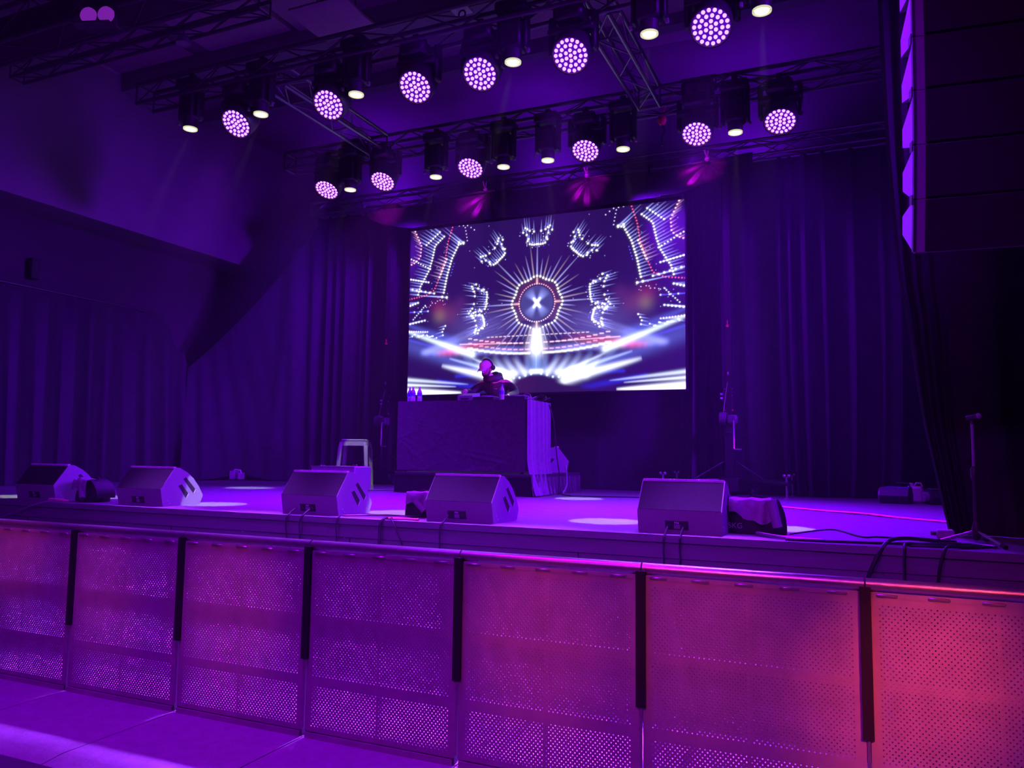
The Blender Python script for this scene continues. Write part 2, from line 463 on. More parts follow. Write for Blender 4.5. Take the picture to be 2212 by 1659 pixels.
# ================================================================ LIGHTS ON THE RIG
ORD = ['leftmost', 'second from left', 'third from left', 'third from right', 'second from right', 'rightmost']
def wash_head(n):                                # n = beam direction
    n = Vector(n).normalized()
    q = n.to_track_quat('Z', 'Y').to_matrix().to_4x4()       # local z = beam direction
    t = thing('wash_light', 'led wash', 'stage light')
    obj('base', MB().cbox((-0.14, -0.12, 0.30), (0.14, 0.12, 0.44), 0.03), M_BLK, t)
    obj('clamp', MB().box((-0.03, -0.03, 0.44), (0.03, 0.03, 0.53)).tube([(-0.11, 0, 0.45), (0.11, 0, 0.45)], 0.02, 8), M_BLK, t)
    hc = -n * 0.13                                # head centre
    for s in (-1, 1):
        y = MB().cbox((s * 0.205 - 0.025, -0.055, -0.03), (s * 0.205 + 0.025, 0.055, 0.33), 0.015, Matrix.Translation(hc * 0.9))
        obj('yoke_arm', y, M_BLK, t)
    obj('yoke_bridge', MB().cbox((-0.22, -0.07, 0.20), (0.22, 0.07, 0.27), 0.02, Matrix.Translation((hc.x * .9, hc.y * .45, 0.02))), M_BLK, t)
    h = MB().lathe([(0.07, -0.16), (0.13, -0.15), (0.17, -0.09), (0.18, 0.0), (0.18, 0.115), (0.172, 0.13)], hc, n, 28)
    obj('head', h, M_BLKP, t)
    pv = MB()
    for s in (-1, 1):
        pv.tube([Vector((s * 0.17, 0, 0.0)) + hc * .9, Vector((s * 0.205, 0, 0)) + hc * .9], 0.03, 10)
    obj('pivot', pv, M_BLK, t)
    face = MB().lathe([(0.158, 0.131), (0.158, 0.1335)], hc, n, 28)
    obj('face_plate', face, E_RIM, t)
    rim = MB().lathe([(0.158, 0.13), (0.163, 0.146), (0.176, 0.146), (0.176, 0.128)], hc, n, 28)
    rim.f = rim.f[:-2]
    obj('rim', rim, M_BLKP, t)
    b = MB()
    rings = [(1, 0.0), (6, 0.047), (12, 0.093), (18, 0.138)]
    for cnt, rr in rings:
        for k in range(cnt):
            a = 2 * math.pi * k / cnt + rr * 9
            p = q @ Vector((rr * math.cos(a), rr * math.sin(a), 0))
            b.lathe([(0.0172, 0.133), (0.016, 0.142), (0.008, 0.148)], hc + p, n, 8)
    o = obj('led_diodes', b, E_PIP, t); o['kind'] = 'stuff'
    return t
NF, NB = (0.02, -0.66, -0.75), (0.0, -0.50, -0.87)
HEADS = []
def place_wash(proto, first, x, y, z, lab, grp, col, pw, size, n, bl=1.0):
    o = proto if first else copy_tree(proto)
    o.location = (x, y, z)
    tag(o, lab, 'stage light', grp)
    n = Vector(n).normalized()
    p = Vector((x, y, z)) + n * 0.06
    spot('wash_beam', p, p + n, pw, col, size, bl, 0.13)
pf = wash_head(NF)
for i, (x, c, pw) in enumerate(((-6.18, PIT, 8500), (-4.94, PIT, 8500), (-3.90, PIT, 8500), (-3.19, PIT, 8500), (-2.28, PIT, 8500), (-1.035, PIT, 8500))):
    place_wash(pf, i == 0, x, 6.4, 5.345, 'glowing pink-violet LED wash light on the nearer truss, %s of its six' % ORD[i], 'wash lights on the nearer truss', c, pw, 26, (0, -0.335, -0.94), 0.9)
pb = wash_head(NB)
for i, (x, c, pw) in enumerate(((-6.62, VIO, 3400), (-5.71, MAG, 1000), (-4.40, MAG, 1000), (-2.87, MAG, 1000), (-1.56, VIO, 3000), (-0.67, VIO, 3600))):
    place_wash(pb, i == 0, x, 8.6, 5.36, 'glowing pink-violet LED wash light on the farther truss, %s of its six' % ORD[i], 'wash lights on the farther truss', c, pw, 90 if c == VIO else 64, (0, -0.10 if c == VIO else -0.25, -0.97))

def spot_head():
    t = thing('spot_light', 'spot', 'stage light')
    obj('base', MB().cbox((-0.15, -0.12, 0.44), (0.15, 0.12, 0.56), 0.02), M_BLK, t)
    obj('clamp', MB().box((-0.03, -0.03, 0.56), (0.03, 0.03, 0.63)), M_BLK, t)
    for s in (-1, 1):
        obj('yoke_arm', MB().cbox((s * 0.135 - 0.02, -0.05, 0.10), (s * 0.135 + 0.02, 0.05, 0.46), 0.012), M_BLK, t)
    h = MB().cbox((-0.105, -0.10, 0.10), (0.105, 0.10, 0.40), 0.02)
    obj('head', h, M_BLK, t)
    obj('snout', MB().lathe([(0.085, 0.10), (0.08, 0.03), (0.078, 0.0)], (0, 0, 0), (0, 0, 1), 20), M_BLKP, t)
    for sg in (-1, 1):
        obj('tilt_knob', MB().cbox((sg * 0.16 - 0.015, -0.035, 0.05), (sg * 0.16 + 0.015, 0.0, 0.09), 0.006), M_GREY, t)
    obj('lens', MB().lathe([(0.062, -0.004), (0.055, -0.014), (0.03, -0.020)], (0, 0, 0), (0, 0, 1), 20), E_LENS, t)
    rg = MB().lathe([(0.078, -0.001), (0.078, -0.016), (0.068, -0.016), (0.068, -0.001)], (0, 0, 0), (0, 0, 1), 20)
    rg.f = rg.f[:-2]
    obj('lens_ring', rg, E_RING, t)
    return t
ps = spot_head()
first = True
def place_spot(x, y, z, aim, lab, grp, pw=1250):
    global first
    o = ps if first else copy_tree(ps)
    first = False
    o.location = (x, y, z)
    tag(o, lab, 'stage light', grp)
    spot('spot_beam', (x, y, z - 0.06), aim, pw, WHT, 8.6, 0.06, 0.02)
D = 1.2
for i, (x, ax, ay) in enumerate(((-6.86, -8.78, 6.0), (-5.84, -7.86, 6.44), (-4.60, -6.07, 6.2), (-2.85, -3.87, 6.3), (-1.56, -1.94, 6.4), (-0.625, -0.62, 6.5))):
    place_spot(x, 6.4, 5.40, (ax, ay, D), 'small white-glowing spotlight on the nearer truss, %s of its six' % ORD[i], 'spotlights on the nearer truss')
for i, (x, ax, ay) in enumerate(((-6.23, -8.3, 9.22), (-4.90, -6.85, 9.75), (-3.94, -4.95, 11.0), (-3.35, -3.25, 9.53), (-2.41, -1.95, 9.6), (-1.14, -1.1, 8.7))):
    place_spot(x, 8.6, 5.315, (ax, ay, D), 'small white-glowing spotlight on the farther truss, %s of its six' % ORD[i], 'spotlights on the farther truss')

# flood lights and blinder
def flood(x, y, z, label):
    t = thing('flood_light', label, 'stage light', (x, y, z))
    obj('housing', MB().cbox((-0.17, -0.02, -0.11), (0.17, 0.14, 0.11), 0.02), M_BLK, t)
    obj('glass', MB().box((-0.14, -0.026, -0.085), (0.14, -0.02, 0.085)), M_GLASS, t)
    fr = MB()
    for a, b in (((-.17, -.04, -.11), (.17, -.02, -.085)), ((-.17, -.04, .085), (.17, -.02, .11)), ((-.17, -.04, -.085), (-.14, -.02, .085)), ((.14, -.04, -.085), (.17, -.02, .085))):
        fr.box(a, b)
    obj('front_frame', fr, M_BLKP, t)
    obj('bracket', MB().tube([(-0.19, 0.06, 0), (-0.19, 0.06, 0.18), (0.19, 0.06, 0.18), (0.19, 0.06, 0)], 0.012, 6), M_BLK, t)
flood(-1.545, 8.60, 5.86, 'rectangular flood light with shiny glass right of the right side truss')
flood(-6.2, 8.60, 5.86, 'dim rectangular flood light below the left side truss')
t = thing('blinder_light', 'two-eyed blinder light with round eyes given a reflected glow on the hall truss', 'stage light', (-6.97, 5.26, 6.14), R(18))
obj('housing', MB().cbox((-0.2, -0.02, -0.11), (0.2, 0.14, 0.11), 0.02), M_BLK, t)
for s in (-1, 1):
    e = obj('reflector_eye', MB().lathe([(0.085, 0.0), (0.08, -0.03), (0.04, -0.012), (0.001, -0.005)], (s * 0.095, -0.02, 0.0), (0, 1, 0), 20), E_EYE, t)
obj('barn_flap', MB().box((-0.2, -0.14, -0.135), (0.2, -0.02, -0.12)), M_BLKP, t)
t = thing('small_par_light', 'small pale lamp hanging by the thin bar near the left ceiling', 'stage light', (-7.7, 7.0, 6.92))
obj('can', MB().lathe([(0.05, 0.08), (0.085, 0.0), (0.09, -0.04)], (0, 0, 0), (0, 0, 1), 16), M_GREY, t)
rod('stem', (0, 0, 0.08), (0, 0, 0.2), 0.01, M_BLK, t)

# ================================================================ CROWD BARRIER
def sheet_mesh():
    # perforated sheet: staggered round holes, real openings through 2.5 mm metal
    b = MB()
    T = 0.0040
    x0, x1, z0, z1 = 0.010, 1.040, 0.06, 1.135
    px, pz = 0.0245, 0.0135
    nx = 39
    gx0 = 0.525 - nx * px / 2
    rows = []
    z = 0.095
    while z < 1.085:
        if 0.325 < z < 0.385:
            z += pz; continue
        rows.append(z); z += pz
    r = 0.0040
    K = 6
    # solid strips
    def slab(a, c, d, e):
        b.add([(a, 0, d), (c, 0, d), (c, 0, e), (a, 0, e), (a, T, d), (c, T, d), (c, T, e), (a, T, e)], [(0, 1, 2, 3), (7, 6, 5, 4), (0, 4, 5, 1), (3, 2, 6, 7), (0, 3, 7, 4), (1, 5, 6, 2)])
    zlo = rows[0] - pz / 2
    slab(x0, x1, z0, zlo)
    prev = zlo
    for j, zc in enumerate(rows):
        lo, hi = zc - pz / 2, zc + pz / 2
        if lo - prev > 1e-4:
            slab(x0, x1, prev, lo)
        prev = hi
        s = gx0 + (px / 2 if (int(round((zc - 0.095) / pz)) % 2) else 0)
        n = nx if s == gx0 else nx - 1
        slab(x0, s, lo, hi); slab(s + n * px, x1, lo, hi)
        for i in range(n):
            a, c = s + i * px, s + (i + 1) * px
            cx = (a + c) / 2
            hole = [(cx + r * math.cos(2 * math.pi * k / K + math.pi / 2), zc + r * math.sin(2 * math.pi * k / K + math.pi / 2)) for k in range(K)]
            n0 = len(b.v)
            for y in (0, T):
                b.v += [(a, y, lo), (c, y, lo), (c, y, hi), (a, y, hi)] + [(h[0], y, h[1]) for h in hole]
            # hole order: 0 top,1 up-left,2 low-left,3 bottom,4 low-right,5 up-right ; corners 0 ll,1 lr,2 ur,3 ul
            F = [(3, 0, 6, 5), (0, 1, 7), (0, 7, 6), (1, 8, 7), (1, 2, 9, 8), (2, 4, 9), (2, 3, 4), (3, 5, 4)]
            for f in F:
                b.f.append(tuple(n0 + q for q in f))
                b.f.append(tuple(n0 + 10 + q for q in f[::-1]))
            for k in range(K):
                p, q = 4 + k, 4 + (k + 1) % K
                b.f.append((n0 + p, n0 + q, n0 + 10 + q, n0 + 10 + p))
    slab(x0, x1, prev, z1)
    me = bpy.data.meshes.new('perforated_sheet')
    me.from_pydata(b.v, [], b.f)
    me.materials.append(M_SHEET)
    return me

def barrier_panel():
    t = thing('barrier_panel', 'crowd barrier', 'barrier')
    o = bpy.data.objects.new('perforated_sheet', sheet_mesh()); C.objects.link(o); o.parent = t
    obj('top_rail', MB().tube([(0.004, 0.030, 1.170), (1.046, 0.030, 1.170)], 0.030, 16), M_ALU, t)
    obj('rail_lip', MB().box((0.030, -0.003, 1.120), (1.020, 0.008, 1.142)), M_SHEET, t)
    for k in range(5):
        x = 0.09 + k * 0.21
        obj('weld_tab', MB().cbox((x - 0.045, -0.009, 1.122), (x + 0.045, 0.006, 1.136), 0.004), M_ALU, t)
    obj('post_cover', MB().box((-0.024, -0.020, 0.485), (0.024, 0.02, 1.162)), M_RUB, t)
    for x in (0.012, 0.998):
        obj('upright', MB().box((x, 0.004, 0.03), (x + 0.04, 0.05, 1.14)), M_ALU, t)
    obj('centre_stiffener', MB().box((0.516, 0.003, 0.05), (0.534, 0.03, 1.13)), M_ALU, t)
    for z, h in ((0.705, 0.05), (0.325, 0.06), (0.045, 0.05)):
        obj('crossbar', MB().box((0.052, 0.005, z), (0.998, 0.045, z + h)), M_ALU, t)
    for x in (0.075, 0.935):
        obj('brace', MB().prism([(0.05, 1.10), (0.09, 1.10), (0.98, 0.03), (0.90, 0.03)], x, x + 0.04), M_ALU, t)
    obj('rear_plate', MB().box((0.004, 0.0, 0.0), (1.046, 1.05, 0.025)), M_PLATE, t)
    fp = MB().box((0.004, -0.80, 0.0), (1.046, -0.002, 0.022))
    obj('floor_plate', fp, M_PLATE, t)
    obj('ramp_lip', MB().prism([(-0.80, 0.0), (-0.80, 0.022), (-0.93, 0.003), (-0.93, 0.0)], 0.004, 1.046), M_PLATE, t)
    obj('plate_edge', MB().box((0.02, -0.012, 0.022), (1.03, -0.003, 0.055)), M_SHEET, t)
    obj('hinge_pin', MB().tube([(0, -0.006, 0.08), (0, -0.006, 0.48)], 0.007, 8), M_ALU, t)
    return t
bp = barrier_panel()
BL = ['at far left, its right edge the first black post', 'second from left, between the first and second black posts', 'third from left, below the wedge beside the clear stool', 'fourth from left, below a wedge and its sandbag',
      'fifth from left, with a pinkish glow at mid height', 'sixth from left, below the rightmost wedge', 'at far right of the photo with the strongest orange glow']
for k in range(7):
    o = bp if k == 0 else copy_tree(bp)
    o.location = (-6.28 + 1.05 * k - 0.002, 4.02, 0)
    tag(o, 'perforated metal crowd barrier panel ' + BL[k], 'barrier', 'crowd barrier panels')

# ================================================================ WEDGE MONITORS
def wedge_parts(t, plate='M4', right_ports=True):
    wdt = 0.60
    prof = [(0.035, 0.0), (0.0, 0.165), (0.155, 0.365), (0.175, 0.375), (0.225, 0.372), (0.325, 0.325), (0.405, 0.265), (0.475, 0.19), (0.535, 0.10), (0.538, 0.08), (0.50, 0.0)]
    obj('cabinet', MB().prism(prof, 0, wdt), M_SPK, t)
    # dark cloth panel on the sloping face
    def on(u, v, off):                            # along the sloping face from (0,.165) to (.155,.365)
        y = 0.155 * v; z = 0.165 + 0.20 * v
        return (0.006 + (wdt - 0.012) * u, y - off * 0.79, z + off * 0.61)
    b = MB()
    b.add([on(0, 0.01, .004), on(1, 0.01, .004), on(1, .99, .004), on(0, .99, .004), on(0, 0.01, -.002), on(1, 0.01, -.002), on(1, .99, -.002), on(0, .99, -.002)],
          [(0, 1, 2, 3), (7, 6, 5, 4), (0, 4, 5, 1), (1, 5, 6, 2), (2, 6, 7, 3), (3, 7, 4, 0)])
    obj('dark_panel', b, M_FELT, t, False)
    g = MB()
    for k in range(40):
        x = 0.008 + k * (wdt - 0.016) / 40
        g.box((x, 0.150, 0.366), (x + 0.010, 0.185, 0.384))
    g.box((0.004, 0.155, 0.360), (wdt - 0.004, 0.182, 0.380))
    obj('grille_edge', g, M_WHT, t, False)  # white colour carries the highlight along the top of the grille
    # connector plate set into the lower face
    def lf(x, z, off=0.0):                        # lower face from (0.035,0) to (0,.165)
        f = z / 0.165
        return (x, 0.035 * (1 - f) - off, z)
    def patch(x0, x1, z0, z1, o0, o1):
        return MB().add([lf(x0, z0, o0), lf(x1, z0, o0), lf(x1, z1, o0), lf(x0, z1, o0), lf(x0, z0, o1), lf(x1, z0, o1), lf(x1, z1, o1), lf(x0, z1, o1)],
                        [(0, 3, 2, 1), (4, 5, 6, 7), (0, 1, 5, 4), (1, 2, 6, 5), (2, 3, 7, 6), (3, 0, 4, 7)])
    cp = obj('connector_plate', patch(0.20, 0.365, 0.028, 0.092, -0.002, 0.003), M_BLK, t, False)
    obj('socket', MB().tube([lf(0.225, 0.062, -.002), lf(0.225, 0.058, 0.012)], 0.014, 10), M_BLKP, cp)
    obj('socket', MB().tube([lf(0.335, 0.062, -.002), lf(0.335, 0.058, 0.012)], 0.014, 10), M_BLKP, cp)
    obj('label_plate', patch(0.262, 0.305, 0.036, 0.064, 0.003, 0.006), M_GREY, cp, False)
    M = Matrix.Translation((0.283, 0.010, 0.077)) @ Matrix.Rotation(R(90 - 12), 4, 'X')
    if plate: text_mesh(plate, 0.026, M_WHT, 'label_text', cp, M)
    # side handles / ports: dark recesses with a pale lower lip
    for (pts, lip) in (([(0.275, 0.262), (0.305, 0.278), (0.435, 0.155), (0.412, 0.115)], 0), ([(0.215, 0.195), (0.255, 0.210), (0.345, 0.115), (0.318, 0.072)], 1)):
        for sx in (0, 1):
            xx = wdt if sx else 0.0
            s = 1 if sx else -1
            p = MB().prism(pts, xx - 0.004 * s, xx + 0.003 * s)
            sp_ = obj('side_port', p, M_RUB, t, False)
            obj('port_lip', MB().tube([(xx + 0.004 * s, *pts[3]), (xx + 0.004 * s, *pts[2])], 0.004, 6), M_WHT, sp_)
    for z, y in ((0.03, 0.12), (0.055, 0.09)):
        obj('screw', MB().lathe([(0.006, 0), (0.004, 0.003)], (wdt, y, z), (1, 0, 0), 8), M_WHT, t)
for (x, pl, lab) in ((-8.29, 'M1', 'black wedge monitor at far left of the stage edge with a sandbag at its right'), (-6.77, 'M2', 'black wedge monitor second from left on the stage edge, nothing resting against it'),
                 (-4.71, 'M3', 'black wedge monitor third from left on the stage edge, in front of the clear stool'), (-3.235, 'M4', 'black wedge monitor fourth from left on the stage edge, in front of the table'),
                 (-1.47, 'M4', 'black wedge monitor rightmost on the stage edge, labelled M4, seen nearly head on')):
    t = thing('wedge_monitor', lab, 'speaker', (x, 5.62, 1.2), 0, 'wedge monitors along the stage edge')
    wedge_parts(t, pl)
t = thing('wedge_monitor', 'black wedge monitor on the riser behind the right end of the DJ table', 'speaker', (-3.90, 10.98, 1.49), R(114))
wedge_parts(t, '')

# ================================================================ CURTAINS
def fold_fn(seed, x0, x1, extra=(), amp=0.07, step=0.22):
    rnd = random.Random(seed)
    fs = []
    x = x0
    while x < x1:
        fs.append((x + rnd.uniform(-0.05, 0.05), rnd.uniform(0.035, 0.085), amp * rnd.uniform(0.3, 1.0)))
        x += step * rnd.uniform(0.7, 1.5)
    for e in extra:
        fs.append((e, 0.05, amp * 1.7))
    def f(x):
        return sum(a * math.exp(-((x - c) / s) ** 2) for c, s, a in fs)
    return f
def curtain(name, label, x0, x1, y, z0, z1, m, seed, extra=(), amp=0.07, step=0.22, nu=260, flare=0.0):
    f = fold_fn(seed, x0, x1, extra, amp, step)
    rnd = random.Random(seed + 1)
    ph = [rnd.uniform(0, 6) for _ in range(4)]
    def g(u, v):
        x = x0 + (x1 - x0) * u
        z = z0 + (z1 - z0) * v
        sway = 0.05 * (1 - v) * math.sin(x * 2.3 + ph[0]) + 0.25 * flare * (1 - v) ** 4 * math.sin(x * 2.0 + ph[1])
        k = 0.6 + 0.4 * (1 - v) * (1 + 0.4 * math.sin(x * 1.3 + ph[2]))
        return (x + sway, y - f(x) * k - 0.02 * math.sin(3 * v + x * 2) * (1 - v), z)
    o = obj(name, MB().grid(g, nu, 14), m, None, True, thick=0.004)
    return tag(o, label, 'curtain')
curtain('stage_curtain', 'tall black rear curtain between the sagging corner drape and the video screen', -9.35, -6.6, 12.05, 1.205, 6.22, M_VEL, 11, (-9.34, -9.12, -8.93, -8.72, -8.2, -7.75, -7.2), 0.08, 0.24, 220)
curtain('stage_curtain', 'tall black rear curtain right of the video screen with bright lit folds', -2.45, 0.62, 12.05, 1.205, 6.22, M_VEL, 12, (-2.25, -2.07, -1.83, -0.96, -0.82, -0.61, -0.36, 0.01), 0.085, 0.30, 260, 0.5)
curtain('stage_curtain', 'smooth dark cloth hanging below and behind the video screen', -6.7, -2.4, 12.2, 1.205, 6.22, M_VEL, 13, (), 0.02, 0.5, 160)
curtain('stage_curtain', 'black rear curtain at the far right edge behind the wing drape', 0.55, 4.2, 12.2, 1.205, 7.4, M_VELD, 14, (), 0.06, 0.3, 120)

# side curtain on its rail along the left wall, top sagging at its far end to the tie point
def side_top(y):
    if y < 10.15: return 4.13
    s = min(1, (y - 10.15) / 0.75)
    return 4.13 - 0.86 * (s * 0.75 + 0.25 * s * s) - 0.10 * math.sin(math.pi * s)
rs = random.Random(21); FL = []; yy = 4.6
while yy < 10.9:
    FL.append((yy, rs.uniform(0.07, 0.13), rs.uniform(0.12, 0.26))); yy += rs.uniform(0.26, 0.46)
def fs(y):
    return sum(a_ * math.exp(-((y - c_) / s_) ** 2) for c_, s_, a_ in FL)
def g(u, v):
    y = 4.6 + (10.98 - 4.6) * u
    zt = side_top(y)
    z = 1.205 + (zt - 1.205) * v
    return (-11.38 + fs(y) * (0.5 + 0.6 * (1 - v)), y + 0.05 * (1 - v) * math.sin(y * 2), z)
o = obj('stage_curtain', MB().grid(g, 330, 14), M_VEL, None, True, thick=0.004)
tag(o, 'pleated black side curtain hanging from the rail along the left wall', 'curtain')
t = thing('curtain_rail', 'long thin curtain rail along the left wall over the side curtain', 'rail', (-11.36, 4.6, 4.17))
rod('pipe', (0, 0, 0), (0, 5.6, 0), 0.022, M_TRD, t)
for k in range(5):
    rod('wall_bracket', (0, 0.3 + k * 1.25, 0), (-0.64, 0.3 + k * 1.25, 0.05), 0.012, M_BLK, t)
# sagging corner drape from the tie point up to the curtain truss
P0, P1 = Vector((-11.33, 10.80, 3.27)), Vector((-9.25, 12.0, 6.2))
def g(u, v):
    a = P0.lerp(P1, u)
    top = P0.z + (P1.z - P0.z) * (0.75 * u + 0.25 * u * u)
    bot = 1.215 + 0.10 * math.exp(-((u - 0.42) / 0.16) ** 2)
    z = bot + (top - bot) * v
    fan = math.exp(-u * 3.6)
    wob = 0.22 * fan * (0.5 + 0.5 * math.cos(u * 36 / (0.55 + 0.45 * (1 - v)))) * (1 - v) ** 0.8 + 0.07 * (1 - v) ** 2 * math.sin(u * 11 + 1) + 0.09 * math.exp(-((u - 0.80) / 0.05) ** 2) + 0.09 * math.exp(-((u - 0.94) / 0.035) ** 2) + 0.06 * math.exp(-((u - 0.66 - 0.1 * v) / 0.05) ** 2)
    return (a.x + wob * 0.35 + 0.12 * (1 - v) * fan, a.y - wob, z)
o = obj('corner_drape', MB().grid(g, 110, 18), M_VEL, None, True, thick=0.004)
tag(o, 'wide black corner drape sagging down to a tie point in the rear left corner', 'curtain')
# black wing drape at right, pulled to its foot
prof = [(1.20, 0.60), (2.07, 0.447), (2.775, 0.375), (3.14, 0.321), (4.25, 0.261), (5.4, 0.236), (7.6, 0.20)]
def edge(z):
    for (za, xa), (zb, xb) in zip(prof, prof[1:]):
        if z <= zb:
            return xa + (xb - xa) * (z - za) / (zb - za)
    return prof[-1][1]
fw = fold_fn(31, 0, 3.2, (0.03, 0.14, 0.24), 0.07, 0.33)
def g(u, v):
    z = 1.205 + 6.4 * v
    s = u * 3.2
    sq = 0.35 + 0.65 * min(1, v * 1.6) if s < 0.6 else 1
    return (edge(z) + s * (sq if s < 0.6 else 1) - (0 if s < 0.6 else 0.6 * (0.65 - 0.65 * min(1, v * 1.6))), 6.66 - fw(s) * (0.6 + 0.6 * (1 - v)), z)
o = obj('wing_drape', MB().grid(g, 200, 24), M_VELM, None, True, thick=0.005)
tag(o, 'black wing drape at right gathered to its foot behind the microphone stand', 'curtain')

# ================================================================ VIDEO SCREEN
SX0, SX1, SZ0, SZ1, SY = -7.03, -2.28, 2.735, 5.60, 11.52
def screen_picture(W, H):
    asp = (SX1 - SX0) / (SZ1 - SZ0)
    X = ((np.arange(W) + .5) / W - .5) * asp
    Y = ((np.arange(H) + .5) / H - .505)
    GX, GY = np.meshgrid(X, Y)
    img = np.zeros((H, W, 3)); img[:] = (0.016, 0.004, 0.075)  # dim violet base paints in the haze over the dark screen
    px = asp / W
    rnd = random.Random(3)
    def win(x0, x1, y0, y1):
        i0 = max(0, int((x0 - X[0]) / px)); i1 = min(W, int((x1 - X[0]) / px) + 2)
        j0 = max(0, int((y0 - Y[0]) * H)); j1 = min(H, int((y1 - Y[0]) * H) + 2)
        return slice(j0, max(j0, j1)), slice(i0, max(i0, i1))
    def dot(x, y, r, c, k=1.0):
        s = win(x - 3.2 * r, x + 3.2 * r, y - 3.2 * r, y + 3.2 * r)
        d2 = ((GX[s] - x) ** 2 + (GY[s] - y) ** 2) / (r * r)
        img[s] += (k * (np.exp(-d2 * d2 * 0.9) + 0.10 * np.exp(-d2 * .45)))[..., None] * np.array(c)
    def ray(x0, y0, x1, y1, w0, w1, c, k=1.0, fade=1.0, soft=1.0, back=0.0):
        m = max(w0, w1) * 2.5
        s = win(min(x0, x1) - m, max(x0, x1) + m, min(y0, y1) - m, max(y0, y1) + m)
        dx, dy = x1 - x0, y1 - y0; L2 = dx * dx + dy * dy
        t = ((GX[s] - x0) * dx + (GY[s] - y0) * dy) / L2
        tc = np.clip(t, 0, 1)
        d = np.hypot(GX[s] - x0 - tc * dx, GY[s] - y0 - tc * dy)
        wd = w0 + (w1 - w0) * tc
        a = np.exp(-(d / wd) ** 2 * soft)
        img[s] += (k * a * (1.0 if abs(fade) < 0.05 else (1 - tc) ** fade if fade > 0 else tc ** (-fade)))[..., None] * np.array(c)
    WH = (1.0, 1.0, 0.82); BW = (0.32, 0.36, 0.95); RD = (1.0, 0.10, 0.12); BL = (0.10, 0.08, 1.0); PK = (1.0, 0.35, 0.55)
    # --- lower fans of beams
    for sgn in (-1, 1):
        for k in range(16):
            a = R(4 + k * 5.6)
            c = [(0.20, 0.22, 0.62), (0.10, 0.12, 0.5), (0.30, 0.30, 0.72)][k % 3]
            if k in (6, 7, 8): c = (0.75, 0.10, 0.16)
            if k == 9: c = (0.30, 0.22, 0.10)
            r0, r1 = 0.22, 0.22 + 0.50 * abs(math.cos(a)) + 0.06
            cx, cy0 = 0.0, -0.02
            ray(sgn * r0 * math.cos(a) * 1.0, cy0 - 0.22 * math.sin(a) - 0.02, sgn * (0.18 + 0.55 * math.cos(a)), -0.25 - 0.02 * math.sin(a), 0.005, 0.018, c, 0.42, -0.5)
        for k in range(7):
            a = k / 6
            ray(sgn * (0.06 + 0.40 * a), -0.29, sgn * (0.05 + 0.24 * a), -0.385 - 0.015 * a, 0.012, 0.022, (0.30, 0.40, 1.0), 0.5, -0.5)
        # big white-hot beams
        ray(sgn * 0.86, -0.115, sgn * 0.40, -0.278, 0.010, 0.020, (0.8, 0.95, 1.2), 1.3, -0.4, 1.0)
        ray(sgn * 0.86, -0.075, sgn * 0.52, -0.20, 0.010, 0.030, (0.06, 0.09, 0.50), 0.9, -0.2, 0.9)
        ray(sgn * 0.86, -0.165, sgn * 0.50, -0.262, 0.008, 0.012, (0.05, 0.05, 0.60), 0.8, -0.2, 0.9)
        ray(sgn * 0.84, -0.20, sgn * 0.22, -0.425, 0.045, 0.020, (0.07, 0.10, 0.46), 0.8, -0.1, 0.8)
        ray(sgn * 0.60, -0.335, sgn * 0.17, -0.437, 0.010, 0.026, (0.95, 1.0, 1.2), 1.5, -0.35, 1.0)
        ray(sgn * 0.55, -0.295, sgn * 0.28, -0.372, 0.006, 0.012, (0.5, 0.62, 1.1), 0.9, -0.3, 1.0)
        ray(sgn * 0.40, -0.30, sgn * 0.15, -0.402, 0.005, 0.014, (0.8, 0.9, 1.1), 1.1, -0.5, 1.0)
        ray(sgn * 0.90, -0.408, sgn * 0.42, -0.450, 0.013, 0.004, (0.75, 0.85, 1.2), 1.1, 0.5, 1.0)
        ray(sgn * 0.90, -0.440, sgn * 0.50, -0.462, 0.010, 0.004, (0.9, 1.0, 1.3), 1.1, 0.4, 1.0)
        ray(sgn * 0.90, -0.485, sgn * 0.46, -0.497, 0.022, 0.006, (1.2, 1.25, 1.4), 1.6, 0.3, 0.9)
        ray(sgn * 0.62, -0.428, sgn * 0.26, -0.485, 0.012, 0.018, (0.01, 0.02, 0.75), 0.7, 0.3, 0.9)
        ray(sgn * 0.50, -0.40, sgn * 0.12, -0.402, 0.010, 0.010, (0.01, 0.02, 0.6), 0.8, 0.2, 0.9)
        for k in range(5):
            ray(sgn * (0.16 + 0.06 * k), -0.29, sgn * (0.07 + 0.055 * k), -0.392 - 0.004 * k, 0.010, 0.020, (0.9, 0.95, 1.15), 0.9, -1.6, 1.0)
        for k in range(11):
            x = 0.055 + k * 0.036
            ray(sgn * (x - 0.012), -0.283 + 0.0004 * k * k, sgn * (x + 0.012), -0.283 + 0.0004 * k * k, 0.006, 0.006, (1.1, 1.1, 1.1), 1.2, 0.01)
            ray(sgn * (x - 0.009), -0.262 + 0.0005 * k * k, sgn * (x + 0.009), -0.262 + 0.0005 * k * k, 0.004, 0.004, PK, 0.9, 0.01)
            ray(sgn * (x - 0.009), -0.225 + 0.0004 * k * k, sgn * (x + 0.009), -0.225 + 0.0004 * k * k, 0.004, 0.004, (1.0, 0.6, 0.7), 0.9, 0.01)
            ray(sgn * (x * .72 - 0.006), -0.182, sgn * (x * .72 + 0.006), -0.182, 0.003, 0.003, (0.9, 0.75, 0.8), 0.8, 0.01)
        ray(sgn * 0.48, -0.215, sgn * 0.08, -0.225, 0.004, 0.003, (0.9, 0.55, 0.7), 0.8, 0.2)
        for k in range(5):
            dot(sgn * (0.03 + 0.035 * k), -0.403 - 0.006 * k * (1 if k % 2 else 1.4), 0.007, (0.6, 0.8, 1.2), 1.0)
